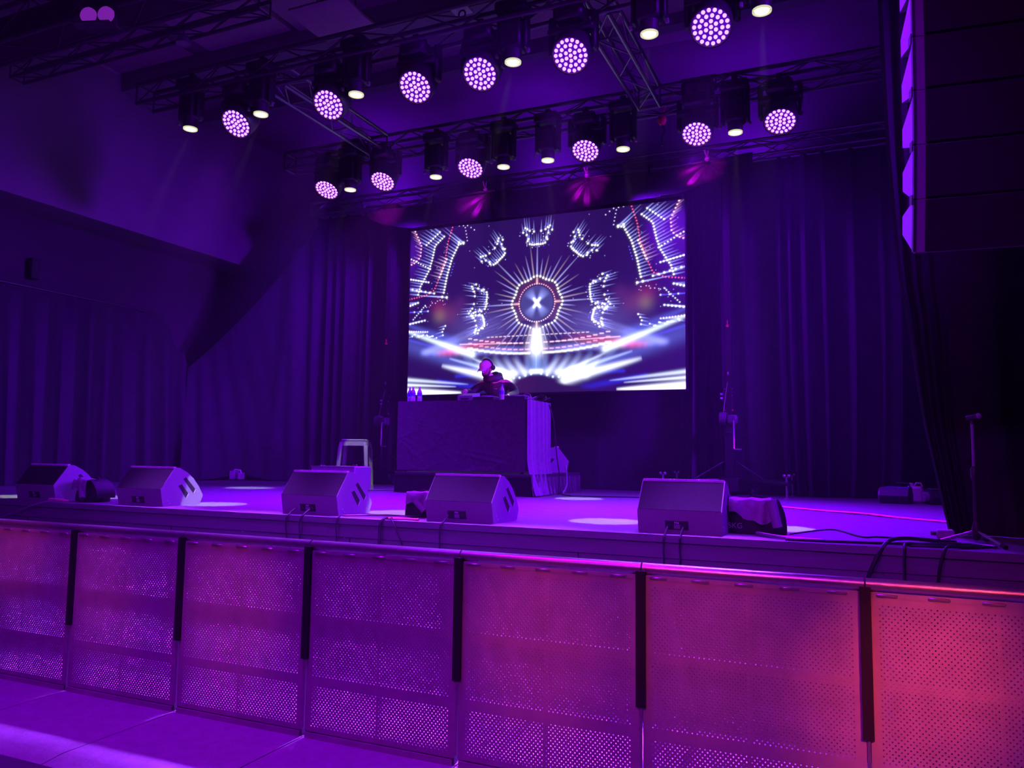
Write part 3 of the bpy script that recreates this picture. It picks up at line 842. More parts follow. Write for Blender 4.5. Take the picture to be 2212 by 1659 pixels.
        # dim red cloud
        for (x, y, r, c) in ((0.63, 0.015, 0.05, (0.12, 0.004, 0.012)), (0.55, -0.03, 0.06, (0.08, 0.01, 0.02)), (0.62, -0.04, 0.04, (0.10, 0.08, 0.01)), (0.48, 0.03, 0.04, (0.04, 0.005, 0.04))):
            d2 = ((GX - sgn * x) ** 2 + (GY - y) ** 2) / (r * r)
            img[:] += np.exp(-d2)[..., None] * np.array(c)
        d2 = ((GX - sgn * 0.33) / 0.22) ** 2 + ((GY + 0.12) / 0.10) ** 2
        img[:] += 0.5 * np.exp(-d2)[..., None] * np.array((0.13, 0.10, 0.42))
    # central column of light
    ray(0, -0.17, 0, -0.25, 0.030, 0.045, (1.0, 0.95, 1.15), 1.4, 0.01, 1.0)
    ray(0, -0.29, 0, -0.385, 0.030, 0.032, (0.25, 0.42, 0.9), 0.8, 0.01, 0.8)
    ray(-0.03, -0.388, 0.03, -0.388, 0.012, 0.012, (1, 1.1, 1.2), 1.3, 0.01)
    # dark dome at the bottom
    hgt = -0.405 - 0.095 * np.clip(np.abs(GX) / 0.155, 0, 1) ** 2.2
    hgt = np.maximum(hgt, -0.452 - np.maximum(np.abs(GX) - 0.11, 0) * 0.21)
    msk = 1 / (1 + np.exp((GY - hgt) / 0.0035))
    msk *= 1 / (1 + np.exp((np.abs(GX) - 0.33) / 0.01))
    img[:] = img * (1 - msk[..., None]) + np.array((0.020, 0.006, 0.055)) * msk[..., None]
    # --- star ring
    d = np.hypot(GX, GY)
    img[d < 0.098] = img[d < 0.098] * 0.3 + np.array((0.05, 0.05, 0.20))
    ring = (d > 0.108) & (d < 0.138) & (GY > -0.1)
    img[ring] += np.array((0.05, 0.012, 0.012))
    for a in (45, 135, 225, 315):
        aa = R(a + (8 if a in (45, 225) else -8))
        for off in (-16, -8, 0, 8, 16):
            b = aa + R(off)
            ray(0.012 * math.cos(b), 0.012 * math.sin(b), 0.094 * math.cos(b), 0.094 * math.sin(b), 0.006, 0.012, (0.35, 0.42, 1.0), 0.45, 0.8)
        ray(0.01 * math.cos(aa), 0.01 * math.sin(aa), 0.04 * math.cos(aa), 0.04 * math.sin(aa), 0.008, 0.006, WH, 1.6, 0.6)
    n = 48
    for k in range(n):
        a = 2 * math.pi * (k + .5) / n + math.pi / n
        rr = 0.147 + 0.006 * math.cos(8 * a)
        x, y = rr * math.cos(a), rr * math.sin(a)
        ln = 0.075 + 0.055 * (k % 2) + (0.10 if k % 6 in (0, 5) else 0) + 0.03 * rnd.random()
        c = (0.42, 0.42, 0.85) if k % 3 else (0.42, 0.34, 0.30)
        ray(x, y, x * (1 + ln / rr), y * (1 + ln / rr), 0.0045, 0.0022, c, 0.95, 0.75)
        if y > 0.03 or abs(x) > 0.10:
            dot(x, y, 0.0062, WH, 1.3)
        else:
            dot(x, y, 0.0055, (1, 0.9, 1), 1.1)
        r2 = 0.108
        dot(r2 * math.cos(a), r2 * math.sin(a), 0.0042, (1.0, 0.45, 0.50) if math.sin(a) > -0.3 else (1, .75, 1), 0.9)
    for a in (0, 90, 180, 270):
        ray(0.112 * math.cos(R(a)), 0.112 * math.sin(R(a)), 0.145 * math.cos(R(a)), 0.145 * math.sin(R(a)), 0.006, 0.005, (1, .55, .5), 0.9, 0.1)
    # --- clusters of streaked dots (kaleidoscope arms)
    pat = []
    r3 = random.Random(9)
    for s in (-1, 1):
        for k in range(5):
            pat.append((s * (0.006 + 0.0135 * k), 0.012 * (k == 4) - 0.002 * k + 0.004 * k * k * .3, 0.055 + 0.03 * r3.random()))
        pat += [(s * 0.022, 0.075, 0.07), (s * 0.048, 0.082, 0.08), (s * 0.062, 0.092, 0.07), (s * 0.075, 0.10, 0.07), (s * 0.055, 0.035, 0.04), (s * 0.088, 0.075, 0.06), (s * 0.066, 0.06, 0.05)]
    for ang, rad, sc in ((90, 0.335, 1.0), (49, 0.355, 1.0), (131, 0.355, 1.0), (6, 0.315, 1.05), (174, 0.315, 1.05), (-14, 0.34, 0.7), (194, 0.34, 0.7)):
        ca, sa = math.cos(R(ang - 90)), math.sin(R(ang - 90))
        for (x, y, l) in pat:
            x *= sc; y = rad + y * sc
            x1, y1 = x * 1.12, y + l
            p, q = (x * ca - y * sa, x * sa + y * ca), (x1 * ca - y1 * sa, x1 * sa + y1 * ca)
            ray(*p, *q, 0.0036, 0.0014, BW, 0.85, 0.8)
            dot(*p, 0.0056, WH, 1.15)
            for e in range(2):
                dot(p[0] + r3.uniform(-.022, .022), p[1] + r3.uniform(-.02, .022), 0.0028, (0.75, 0.7, 1.0) if e else BL, 0.9)
    # --- big corner figures: dotted arcs with outward streaks, mirrored
    def arc(pts, n, c, r, streak, sc=BW, jit=0.0):
        P = [np.array(p, float) for p in pts]
        seg = [np.hypot(*(b - a)) for a, b in zip(P, P[1:])]
        tot = sum(seg)
        for k in range(n):
            s = tot * k / max(1, n - 1)
            for a, b, l in zip(P, P[1:], seg):
                if s <= l + 1e-9:
                    p = a + (b - a) * (s / l); break
                s -= l
            for sg in (-1, 1):
                x = sg * (p[0] + rnd.uniform(-jit, jit)); y = p[1] + rnd.uniform(-jit, jit)
                if streak:
                    dd = math.hypot(x, y); q = streak * (0.7 + 0.6 * rnd.random())
                    ray(x, y, x * (1 + q / dd), y * (1 + q / dd), 0.0042, 0.0018, sc, 0.95, 0.8)
                dot(x, y, r * 0.84, c, 1.15)
    arc([(0.47, 0.385), (0.50, 0.385), (0.545, 0.30), (0.575, 0.20), (0.595, 0.10)], 20, WH, 0.0068, 0.075)
    arc([(0.575, 0.07), (0.605, 0.075)], 2, WH, 0.008, 0.20)
    arc([(0.47, 0.39), (0.50, 0.395)], 2, WH, 0.008, 0.16)
    arc([(0.545, 0.49), (0.575, 0.40), (0.59, 0.30), (0.625, 0.20), (0.66, 0.12), (0.72, 0.09), (0.83, 0.075)], 34, RD, 0.0048, 0.0)
    arc([(0.58, 0.30), (0.625, 0.195)], 7, (1, .8, .6), 0.006, 0.07, (0.6, 0.3, 0.5))
    arc([(0.60, 0.44), (0.66, 0.39), (0.68, 0.30), (0.70, 0.24), (0.755, 0.15), (0.77, 0.10)], 24, WH, 0.0062, 0.085)
    arc([(0.63, 0.47), (0.72, 0.40)], 7, WH, 0.0060, 0.09)
    arc([(0.80, 0.49), (0.755, 0.40), (0.76, 0.33), (0.79, 0.30), (0.84, 0.28)], 14, (1, .5, .45), 0.0052, 0.05, (0.6, 0.25, 0.4))
    arc([(0.69, 0.25), (0.84, 0.33)], 10, WH, 0.0052, 0.0)
    arc([(0.70, 0.17), (0.84, 0.20)], 9, WH, 0.0056, 0.06)
    arc([(0.66, 0.10), (0.84, 0.14)], 7, WH, 0.0066, 0.10)
    arc([(0.77, 0.05), (0.84, 0.03)], 5, WH, 0.0066, 0.08)
    arc([(0.72, 0.03), (0.77, -0.02), (0.80, -0.05)], 8, (0.7, 0.75, 1.0), 0.0048, 0.0)
    arc([(0.70, -0.005), (0.84, -0.005)], 4, (0.6, 0.7, 1), 0.0056, 0.10, BL)
    arc([(0.60, 0.055), (0.72, 0.02)], 8, (0.6, 0.55, 1), 0.0036, 0.0, jit=0.008)
    arc([(0.58, -0.10), (0.60, -0.13), (0.595, -0.155)], 4, WH, 0.0052, 0.05)
    arc([(0.72, -0.06), (0.84, -0.08)], 7, WH, 0.0060, 0.09)
    arc([(0.70, -0.13), (0.84, -0.12)], 10, (1, .5, .5), 0.0050, 0.06)
    arc([(0.64, -0.165), (0.80, -0.145)], 12, (0.8, 0.85, 1), 0.0045, 0.03, jit=0.010)
    arc([(0.40, 0.46), (0.44, 0.49), (0.50, 0.495)], 5, (0.8, .7, 1), 0.0040, 0.0)
    arc([(0.46, 0.48), (0.45, 0.43), (0.445, 0.40)], 5, (0.7, .6, 1), 0.0040, 0.0)
    arc([(0.53, 0.27), (0.55, 0.20)], 5, BL, 0.004, 0.0)
    for k in range(90):
        x, y = rnd.uniform(0.05, 0.83), rnd.uniform(-0.1, 0.49)
        if x > 0.55 or rnd.random() < 0.25:
            for sg in (-1, 1):
                dot(sg * x, y, 0.0026, (0.6, 0.5, 0.9), 0.6)
    return np.clip(img, 0, 1.8)

t = thing('video_screen', 'large glowing video wall showing a star ring and light beams behind the table', 'screen', (SX0, SY, SZ0))
NU, NV = 640, 384
pic = screen_picture(NU, NV)
nx, ny = NU + 1, NV + 1
me = bpy.data.meshes.new('display')
gx, gz = np.meshgrid(np.linspace(0, SX1 - SX0, nx), np.linspace(0, SZ1 - SZ0, ny))
co = np.stack([gx.ravel(), np.zeros(nx * ny), gz.ravel()], 1).astype(np.float32)
ii, jj = np.meshgrid(np.arange(NU), np.arange(NV)); a = (jj * nx + ii).ravel()
quads = np.stack([a, a + 1, a + nx + 1, a + nx], 1).astype(np.int32)
me.vertices.add(nx * ny); me.vertices.foreach_set('co', co.ravel())
me.loops.add(quads.size); me.loops.foreach_set('vertex_index', quads.ravel())
me.polygons.add(len(quads)); me.polygons.foreach_set('loop_start', np.arange(0, quads.size, 4, dtype=np.int32)); me.polygons.foreach_set('loop_total', np.full(len(quads), 4, np.int32))
me.update(calc_edges=True)
ca = me.color_attributes.new('picture', 'FLOAT_COLOR', 'CORNER')
colr = np.concatenate([pic.reshape(-1, 3), np.ones((NU * NV, 1))], 1).astype(np.float32)
ca.data.foreach_set('color', np.repeat(colr, 4, axis=0).ravel())
ms = bpy.data.materials.new('led_wall'); ms.use_nodes = True
bs = ms.node_tree.nodes['Principled BSDF']
bs.inputs['Base Color'].default_value = (0.01, 0.01, 0.012, 1); bs.inputs['Roughness'].default_value = 0.7
at = ms.node_tree.nodes.new('ShaderNodeAttribute'); at.attribute_name = 'picture'
ms.node_tree.links.new(at.outputs['Color'], bs.inputs['Emission Color'])
bs.inputs['Emission Strength'].default_value = 1.15
me.materials.append(ms)
o = bpy.data.objects.new('display', me); C.objects.link(o); o.parent = t
W_, H_ = SX1 - SX0, SZ1 - SZ0
obj('cabinet_back', MB().box((0, 0.003, 0), (W_, 0.09, H_)), M_BLK, t)
fr = MB()
for a_, b_ in (((-0.02, -0.004, -0.02), (0, 0.09, H_ + 0.02)), ((W_, -0.004, -0.02), (W_ + 0.02, 0.09, H_ + 0.02)), ((0, -0.004, H_), (W_, 0.09, H_ + 0.02)), ((0, -0.004, -0.02), (W_, 0.09, 0))):
    fr.box(a_, b_)
obj('edge_frame', fr, M_BLK, t)
obj('top_bar', MB().box((W_ - 0.42, -0.03, H_ + 0.05), (W_ - 0.02, -0.01, H_ + 0.075)).box((W_ - 0.03, -0.03, H_ + 0.0), (W_ - 0.01, -0.01, H_ + 0.075)), M_ALU, t)
for x in (0.4, 1.6, 2.9, 4.2):
    rod('hanging_strap', (x, 0.04, H_), (x, 0.04, 6.2 - SZ0), 0.012, M_BLK, t)

# masking cloth wrapped along the truss over the screen
tops = [(-7.93, 6.02), (-7.0, 6.0), (-6.3, 6.02), (-5.5, 6.06), (-4.66, 6.03), (-3.75, 6.09), (-3.0, 6.04), (-2.5, 6.03), (-1.82, 6.10), (-1.31, 6.14)]
bots = [(-7.93, 5.93), (-7.5, 5.72), (-7.16, 5.63), (-6.88, 5.58), (-5.5, 5.58), (-3.28, 5.585), (-2.3, 5.60), (-1.95, 5.70), (-1.69, 5.76), (-1.27, 5.72)]
def lerp_pts(P, x):
    for (xa, za), (xb, zb) in zip(P, P[1:]):
        if x <= xb:
            return za + (zb - za) * (x - xa) / (xb - xa)
    return P[-1][1]
ties = (-7.85, -5.48, -3.74, -1.9)
def g(u, v):
    x = -7.93 + (7.93 - 1.27) * u
    zt, zb = lerp_pts(tops, x), lerp_pts(bots, x)
    z = zb + (zt - zb) * v
    y = 11.30 + 0.10 * v * v
    for tx in ties:                               # pleats radiating from each tie point
        dx = x - tx; dz = 6.06 - z
        r = math.hypot(dx, dz)
        if r < 0.95:
            ang = math.atan2(dz, dx)
            y -= 0.045 * (1 - r / 0.95) * (0.5 + 0.5 * math.sin(ang * 11 + tx * 3)) * min(1, r / 0.08)
    y -= 0.05 * math.exp(-((z - zb) / 0.05) ** 2) * (x > -2.6) + 0.03 * math.sin(x * 1.7) * (1 - v)
    return (x, y, z)
o = obj('masking_cloth', MB().grid(g, 330, 26), M_SATIN, None, True, thick=0.004)
tag(o, 'black masking cloth tied along the truss over the video screen with bright creases', 'cloth')
for k, tx in enumerate(ties):
    b = MB().ball((tx, 11.26, 6.07), 0.035, 8, 6)
    b.tube([(tx, 11.26, 6.07), (tx - 0.03, 11.22, 6.2)], 0.008, 6).tube([(tx, 11.26, 6.07), (tx + 0.03, 11.22, 6.19)], 0.008, 6)
    o = obj('tie_knot', b, M_GREY)
    tag(o, 'small pale tie knot on the black masking cloth, %s of the four' % ['leftmost', 'second from left', 'third from left', 'rightmost'][k], 'knot', 'tie knots on the masking cloth')

# ================================================================ LIFT TOWERS
def tower(x, label, mir):
    t = thing('lift_tower', label, 'lift tower', (x, 11.74, 1.2))
    s = mir
    obj('mast', MB().box((-0.06, -0.06, 0.06), (0.06, 0.06, 4.95)), M_RUB, t)
    obj('inner_mast', MB().box((-0.042, -0.10, 0.9), (0.042, -0.06, 4.85)), M_BLK, t)
    obj('base_block', MB().cbox((-0.16, -0.16, 0.04), (0.16, 0.16, 0.26), 0.02), M_BLK, t)
    for dx, dy in ((0.87, -0.75), (-0.87, -0.75), (0.87, 0.25), (-0.87, 0.25)):
        lg = obj('outrigger', MB().tube([(0.1 * (1 if dx > 0 else -1), 0.1 * (1 if dy > 0 else -1), 0.22), (dx, dy, 0.20)], 0.028, 8), M_BLK, t)
        obj('jack', MB().tube([(dx * .95, dy * .95, 0.012), (dx * .95, dy * .95, 0.30)], 0.014, 8).lathe([(0.05, 0), (0.05, 0.012), (0.018, 0.02)], (dx * .95, dy * .95, 0), (0, 0, 1), 12), M_ALU, lg)
        obj('jack_knob', MB().ball((dx * .95 - 0.03, dy * .95, 0.31), 0.022, 8, 6).ball((dx * .95 + 0.03, dy * .95, 0.31), 0.022, 8, 6), M_ALU, lg)
        obj('stay', MB().tube([(dx * 0.55, dy * 0.55, 0.21), (0.06 * (1 if dx > 0 else -1), 0.0, 0.50)], 0.009, 6), M_BLK, t)
        obj('caster', MB().lathe([(0.05, -0.018), (0.055, 0), (0.05, 0.018)], (dx * 0.4, dy * 0.4, 0.06), (1, 0, 0), 14), M_BLKP, t)
    w = obj('winch_housing', MB().lathe([(0.09, -0.05), (0.095, 0.0), (0.09, 0.05)], (-0.06 * s, -0.2, 1.10), (1, 0, 0), 22), M_WINCH, t)
    obj('winch_gearbox', MB().cbox((0.0 if s > 0 else -0.14, -0.30, 1.02), (0.14 if s > 0 else 0.0, -0.14, 1.15), 0.02), M_WINCH, t)
    obj('crank_handle', MB().tube([(0.10 * s, -0.31, 1.06), (0.10 * s, -0.34, 1.05), (0.105 * s, -0.36, 0.68), (0.11 * s, -0.37, 0.66), (0.21 * s, -0.38, 0.655)], 0.013, 8), M_ALU, t)
    obj('cable', MB().tube([(-0.06 * s, -0.20, 1.18), (0.0, -0.07, 1.75)], 0.005, 5), M_ALU, t)
    obj('pulley', MB().lathe([(0.03, -0.012), (0.034, 0), (0.03, 0.012)], (0.0, -0.09, 1.76), (1, 0, 0), 12), M_ALU, t)
    lb = obj('warning_label', MB().box((-0.058, -0.064, 1.20), (0.058, -0.0605, 1.52)), M_BLKP, t)
    obj('label_text_bar', MB().box((-0.03, -0.067, 1.43), (0.045, -0.0645, 1.45)), M_WHT, lb)
    obj('label_text_bar', MB().box((-0.03, -0.067, 1.40), (0.045, -0.0645, 1.412)), M_GREY, lb)
    obj('label_red_mark', MB().box((-0.01, -0.067, 1.465), (0.03, -0.0645, 1.485)), M_ORNG, lb)
    obj('red_stripe', MB().box((-0.065, -0.0665, 1.22), (0.065, -0.0645, 1.238)), M_ORNG, t)
    obj('label_top_line', MB().box((-0.06, -0.0665, 1.535), (0.06, -0.0645, 1.542)), M_WHT, t)
    for z in (1.39, 1.45):
        obj('label_icon', MB().box((-0.12, -0.08, z), (-0.085, -0.062, z + 0.028)), M_WHT, t)
    obj('spring_pin', MB().tube([(0.0, -0.06, 2.46), (0.0, -0.13, 2.46)], 0.02, 8).tube([(0, -0.12, 2.46), (0, -0.12, 2.54)], 0.008, 6), M_RED, t)
    obj('head_plate', MB().box((-0.14, -0.14, 4.86), (0.14, 0.14, 4.98)), M_BLK, t)
    return t
tower(-1.69, 'black crank-up lift tower right of the video screen', 1)
tower(-7.55, 'black crank-up lift tower left of the video screen, beside the table', 1)

# ================================================================ RISER, TABLE, CLOTHS
t = thing('riser', 'low black-skirted riser platform under the DJ table', 'riser', (-5.93, 9.42, 1.2))
RW, RD_ = 2.06, 1.98
obj('platform', MB().cbox((0, 0.02, 0.235), (RW, RD_, 0.29), 0.006), M_BLKP, t)
fr_ = fold_fn(41, 0, RW, (), 0.012, 0.25)
obj('front_skirt', MB().grid(lambda u, v: (RW * u, 0.012 - fr_(RW * u) * (1.3 - v), 0.005 + 0.24 * v), 90, 4), M_VELD, t, True, thick=0.003)
fr2 = fold_fn(42, 0, RD_, (), 0.05, 0.16)
obj('side_skirt', MB().grid(lambda u, v: (RW + 0.004 + fr2(RD_ * u) * (1.4 - v), RD_ * u, 0.005 + 0.24 * v), 120, 5), M_CLOTH, t, True, thick=0.003)
obj('edge_trim', MB().box((0, 0.0, 0.270), (RW, 0.018, 0.292)), M_TRD, t)
for x in (0.06, RW - 0.06):
    for y in (0.1, RD_ - 0.1):
        rod('leg', (x, y, 0), (x, y, 0.235), 0.025, M_BLK, t)

TX0, TX1, TY0, TY1, TZ = -5.90, -3.96, 9.46, 10.28, 2.465
t = thing('dj_table', 'long table on the riser hidden under black cloth with DJ gear on top', 'table', (TX0, TY0, 1.49))
obj('tabletop', MB().cbox((0.01, 0.01, 0.935), (TX1 - TX0 - 0.01, TY1 - TY0, 0.965), 0.006), M_BLKP, t)
for x in (0.08, TX1 - TX0 - 0.08):
    for y in (0.08, TY1 - TY0 - 0.08):
        rod('leg', (x, y, 0), (x, y, 0.94), 0.02, M_BLK, t)
W2 = TX1 - TX0
rn = random.Random(5)
cre = [(rn.uniform(0.1, W2), rn.uniform(0.0, 0.8), rn.uniform(0, math.pi), rn.uniform(0.1, 0.5), rn.uniform(0.004, 0.010)) for _ in range(46)]
def wrinkle(x, z):
    h = 0
    for cx, cz, an, ln, am in cre:
        dx, dz = x - cx, z - cz
        a = dx * math.cos(an) + dz * math.sin(an); b = -dx * math.sin(an) + dz * math.cos(an)
        h += am * math.exp(-(b / 0.018) ** 2 - (a / ln) ** 2)
    return h
def g(u, v):
    x = TX0 + W2 * u - 0.006
    z = 1.515 + (TZ + 0.006 - 1.515) * v
    ztop = z
    return (x + 0.01 * (1 - v), 9.438 - wrinkle(x - TX0, z - 1.515) * (0.3 + 0.7 * (1 - v)) - 0.014 * (1 - v) * math.sin(x * 5.0), ztop)
b = MB().grid(g, 150, 70)
b.grid(lambda u, v: (TX0 + W2 * u - 0.006, 9.438 + (TY1 - 9.438) * v, TZ + 0.006), 20, 4)
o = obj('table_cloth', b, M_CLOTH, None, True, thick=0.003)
tag(o, 'creased black cloth over the front and top of the DJ table', 'cloth')
fp_ = fold_fn(44, 9.4, 10.3, (9.52, 9.66, 9.78, 9.95, 10.1, 10.22), 0.022, 0.14)
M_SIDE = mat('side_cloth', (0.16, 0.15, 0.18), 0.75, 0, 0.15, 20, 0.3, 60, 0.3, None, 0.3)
def g(u, v):
    y = 9.45 + 0.87 * u
    z = 1.215 + (TZ + 0.006 - 1.215) * v
    fl = max(0, 1 - (z - 1.2) / 0.5) ** 1.5
    return (TX1 + 0.010 + fp_(y) * (1.25 - 0.55 * v) + 0.13 * fl * (1 - 0.6 * u) , y + 0.04 * fl * math.sin(u * 9), z)
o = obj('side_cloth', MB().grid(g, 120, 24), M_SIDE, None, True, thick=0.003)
tag(o, 'lighter pleated cloth hanging down the right end of the DJ table', 'cloth')

# ================================================================ GEAR ON THE TABLE
TT = TZ + 0.010
t = thing('effects_unit', 'boxy purple-lit mixer box raised at the left of the DJ gear', 'mixer', (-5.06, 9.62, TT))
obj('body', MB().prism([(0.0, 0.0), (0.0, 0.075), (0.24, 0.125), (0.24, 0.0)], 0, 0.23), M_SPK, t)
obj('front_slot', MB().box((0.05, -0.004, 0.02), (0.17, 0.0, 0.042)), M_RUB, t)
def player(x, y, label, rz=0):
    t = thing('media_player', label, 'media player', (x, y, TT), rz)
    obj('body', MB().cbox((0, 0, 0), (0.31, 0.36, 0.055), 0.006), M_BLKP, t)
    obj('jog_wheel', MB().lathe([(0.105, 0), (0.105, 0.014), (0.09, 0.018)], (0.155, 0.13, 0.055), (0, 0, 1), 24), M_GREY, t)
    obj('display', MB().box((0.05, 0.25, 0.055), (0.26, 0.33, 0.066)), M_GLASS, t)
    obj('pitch_fader', MB().box((0.275, 0.05, 0.055), (0.295, 0.2, 0.062)), M_ALU, t)
player(-4.82, 9.62, 'flat dark media player at the DJ\'s hand between mixer box and blue-capped bottle')
player(-4.36, 9.62, 'flat dark media player with a grey jog wheel right of the single bottle')
t = thing('dj_mixer', 'low black DJ mixer with bright knobs in front of the DJ\'s chest', 'mixer', (-4.50, 9.64, TT))
obj('body', MB().cbox((0, 0.16, 0), (0.13, 0.40, 0.075), 0.006), M_BLKP, t)
kb = MB()
for i in range(4):
    for j in range(4):
        kb.lathe([(0.008, 0), (0.006, 0.02)], (0.022 + i * 0.028, 0.19 + j * 0.05, 0.075), (0, 0, 1), 8)
o = obj('knobs', kb, M_ALU, t); o['kind'] = 'stuff'
def bottle(x, y, label, capm, grp=None):
    t = thing('water_bottle', label, 'bottle', (x, y, TT), 0, grp)
    obj('bottle_body', MB().lathe([(0.030, 0.0), (0.036, 0.006), (0.036, 0.05), (0.033, 0.06), (0.036, 0.07), (0.036, 0.125), (0.026, 0.155), (0.013, 0.172), (0.013, 0.185)], (0, 0, 0), (0, 0, 1), 18), M_WATER, t)
    obj('label_band', MB().lathe([(0.0368, 0.075), (0.0368, 0.122)], (0, 0, 0), (0, 0, 1), 18), MATS['bottle_label'], t)
    obj('cap', MB().lathe([(0.015, 0.185), (0.015, 0.205), (0.012, 0.208)], (0, 0, 0), (0, 0, 1), 14), capm, t)
mat('bottle_label', (0.12, 0.10, 0.65), 0.4, 0, 0.1, 20)
M_BCAP = mat('blue_cap', (0.08, 0.06, 0.7), 0.4, 0, 0.05, 20)
for i, (x, y) in enumerate(((-5.815, 9.60), (-5.732, 9.55), (-5.65, 9.59))):
    bottle(x, y, 'small water bottle at the left end of the DJ table, %s of the three' % ['left one', 'middle one', 'right one'][i], M_WHT, 'water bottles at the left of the table')
bottle(-4.345, 9.53, 'single blue-capped water bottle standing in front of the DJ', M_BCAP)
def coil(x, y, z0, seed, label, n=3, m=M_CABLE):
    rn = random.Random(seed)
    b = MB()
    for k in range(n):
        r = 0.075 + 0.03 * rn.random(); ox, oy = rn.uniform(-.04, .04), rn.uniform(-.04, .04); h = rn.uniform(0.05, 0.10)
        b.tube([(ox + r * math.cos(a), oy + 0.6 * r * math.sin(a * 0.9), 0.012 + max(0, math.sin(a)) * h) for a in [i * 0.35 for i in range(20)]], 0.007, 6)
    b.tube([(0.05, -0.05, 0.01), (0.12, -0.10, 0.012), (0.17, -0.03, 0.05), (0.12, 0.06, 0.015)], 0.007, 6)
    o = obj('cable_loops', b, m)
    o.location = (x, y, z0)
    return tag(o, label, 'cable')
coil(-4.08, 9.72, TT, 4, 'pink-lit cable loops on the right part of the DJ table top', 3, M_GREY)
coil(-4.00, 10.02, TT, 8, 'dark cable loops at the rear right corner of the DJ table', 4, M_CABLE)

# ================================================================ PERSON BEHIND THE TABLE
def skin(name, V, E_, rad, root, m, parent, lev=2):
    me = bpy.data.meshes.new(name); me.from_pydata(V, E_, [])
    o = bpy.data.objects.new(name, me); C.objects.link(o)
    sk = o.modifiers.new('skin', 'SKIN'); sk.use_smooth_shade = True; sk.branch_smoothing = 0.6
    for i, d in enumerate(me.skin_vertices[0].data):
        r = rad[i]
        d.radius = r if isinstance(r, tuple) else (r, r)
        d.use_root = (i == root)
    sb = o.modifiers.new('sub', 'SUBSURF'); sb.levels = lev
    dg = bpy.context.evaluated_depsgraph_get()
    n = bpy.data.meshes.new_from_object(o.evaluated_get(dg))
    bpy.data.objects.remove(o)
    n.name = name
    n.materials.clear(); n.materials.append(m)
    n.polygons.foreach_set('use_smooth', [True] * len(n.polygons))
    r = bpy.data.objects.new(name, n); C.objects.link(r); r.parent = parent
    return r
class SK:
    def __init__(s): s.v = []; s.e = []; s.r = []
    def n(s, p, r, par=None):
        s.v.append(tuple(p)); s.r.append(r)
        i = len(s.v) - 1
        if par is not None: s.e.append((par, i))
        return i
    def chain(s, pts, par):
        for p, r in pts: par = s.n(p, r, par)
        return par
dj = thing('person', 'person in black hooded jacket and cap with headphones, looking down at the DJ gear', 'person', (-4.92, 10.62, 1.49))
b = SK()
pel = b.n((0.02, 0.05, 0.90), (0.13, 0.10))
sp1 = b.n((0.0, 0.04, 1.08), (0.12, 0.09), pel)
che = b.n((-0.03, 0.0, 1.27), (0.14, 0.10), sp1)
nkb = b.n((-0.06, -0.04, 1.385), (0.065, 0.06), che)
nk = b.n((-0.085, -0.075, 1.425), (0.05, 0.05), nkb)
jw = b.n((-0.115, -0.125, 1.455), (0.058, 0.066), nk)
hd = b.n((-0.120, -0.115, 1.535), (0.076, 0.092), jw)
ht = b.n((-0.118, -0.095, 1.60), (0.060, 0.075), hd)
def hand(s, wrist, par, d, side, sz=1.0):
    d = Vector(d).normalized(); w = Vector(wrist)
    lat = d.cross(Vector((0, 0, 1))).normalized() * side
    palm = s.n(w + d * 0.05 * sz, (0.022, 0.030), par)
    k0 = s.n(w + d * 0.085 * sz, (0.018, 0.030), palm)
    for i, (o_, l) in enumerate(((-0.028, 0.062), (-0.010, 0.072), (0.010, 0.068), (0.027, 0.052))):
        r0 = w + d * 0.095 * sz + lat * o_
        s.chain([(r0, 0.0095), (r0 + d * l * .5 + Vector((0, 0, -0.012)), 0.0085), (r0 + d * l * .8 + Vector((0, 0, -0.035)), 0.007)], k0)
    t0 = w + d * 0.04 * sz - lat * 0.034
    s.chain([(t0, 0.011), (t0 + d * 0.03 - lat * 0.014 + Vector((0, 0, -0.01)), 0.010), (t0 + d * 0.052 - lat * 0.012 + Vector((0, 0, -0.022)), 0.008)], palm)
AR = [((-0.22, 0.0, 1.335), 0.055), ((-0.33, 0.0, 1.27), 0.048), ((-0.40, -0.10, 1.165), 0.042), ((-0.34, -0.32, 1.165), 0.034), ((-0.27, -0.50, 1.175), 0.026)]
AL = [((0.14, 0.02, 1.335), 0.055), ((0.25, 0.02, 1.26), 0.048), ((0.33, -0.08, 1.14), 0.042), ((0.34, -0.26, 1.11), 0.034), ((0.33, -0.42, 1.085), 0.026)]
wr = b.chain(AR, che); hand(b, AR[-1][0], wr, (0.30, -0.90, -0.20), -1)
wl_ = b.chain(AL, che); hand(b, AL[-1][0], wl_, (-0.15, -0.95, -0.22), 1)
for s in (-1, 1):
    b.chain([((0.02 + s * 0.10, 0.05, 0.80), 0.085), ((0.02 + s * 0.115, 0.03, 0.48), 0.058), ((0.02 + s * 0.12, 0.06, 0.26), 0.05), ((0.02 + s * 0.12, 0.08, 0.09), 0.038), ((0.02 + s * 0.125, -0.06, 0.045), 0.032)], pel)
body = skin('body', b.v, b.e, b.r, 0, M_SKIN, dj)
HM = Matrix.Translation((-0.120, -0.118, 1.52)) @ Matrix.Rotation(R(-14), 4, 'Z') @ Matrix.Rotation(R(22), 4, 'X')
def hobj(name, mb, m, parent=None, **k):
    mb.v = [tuple(HM @ Vector(v)) for v in mb.v]
    return obj(name, mb, m, parent or dj, **k)
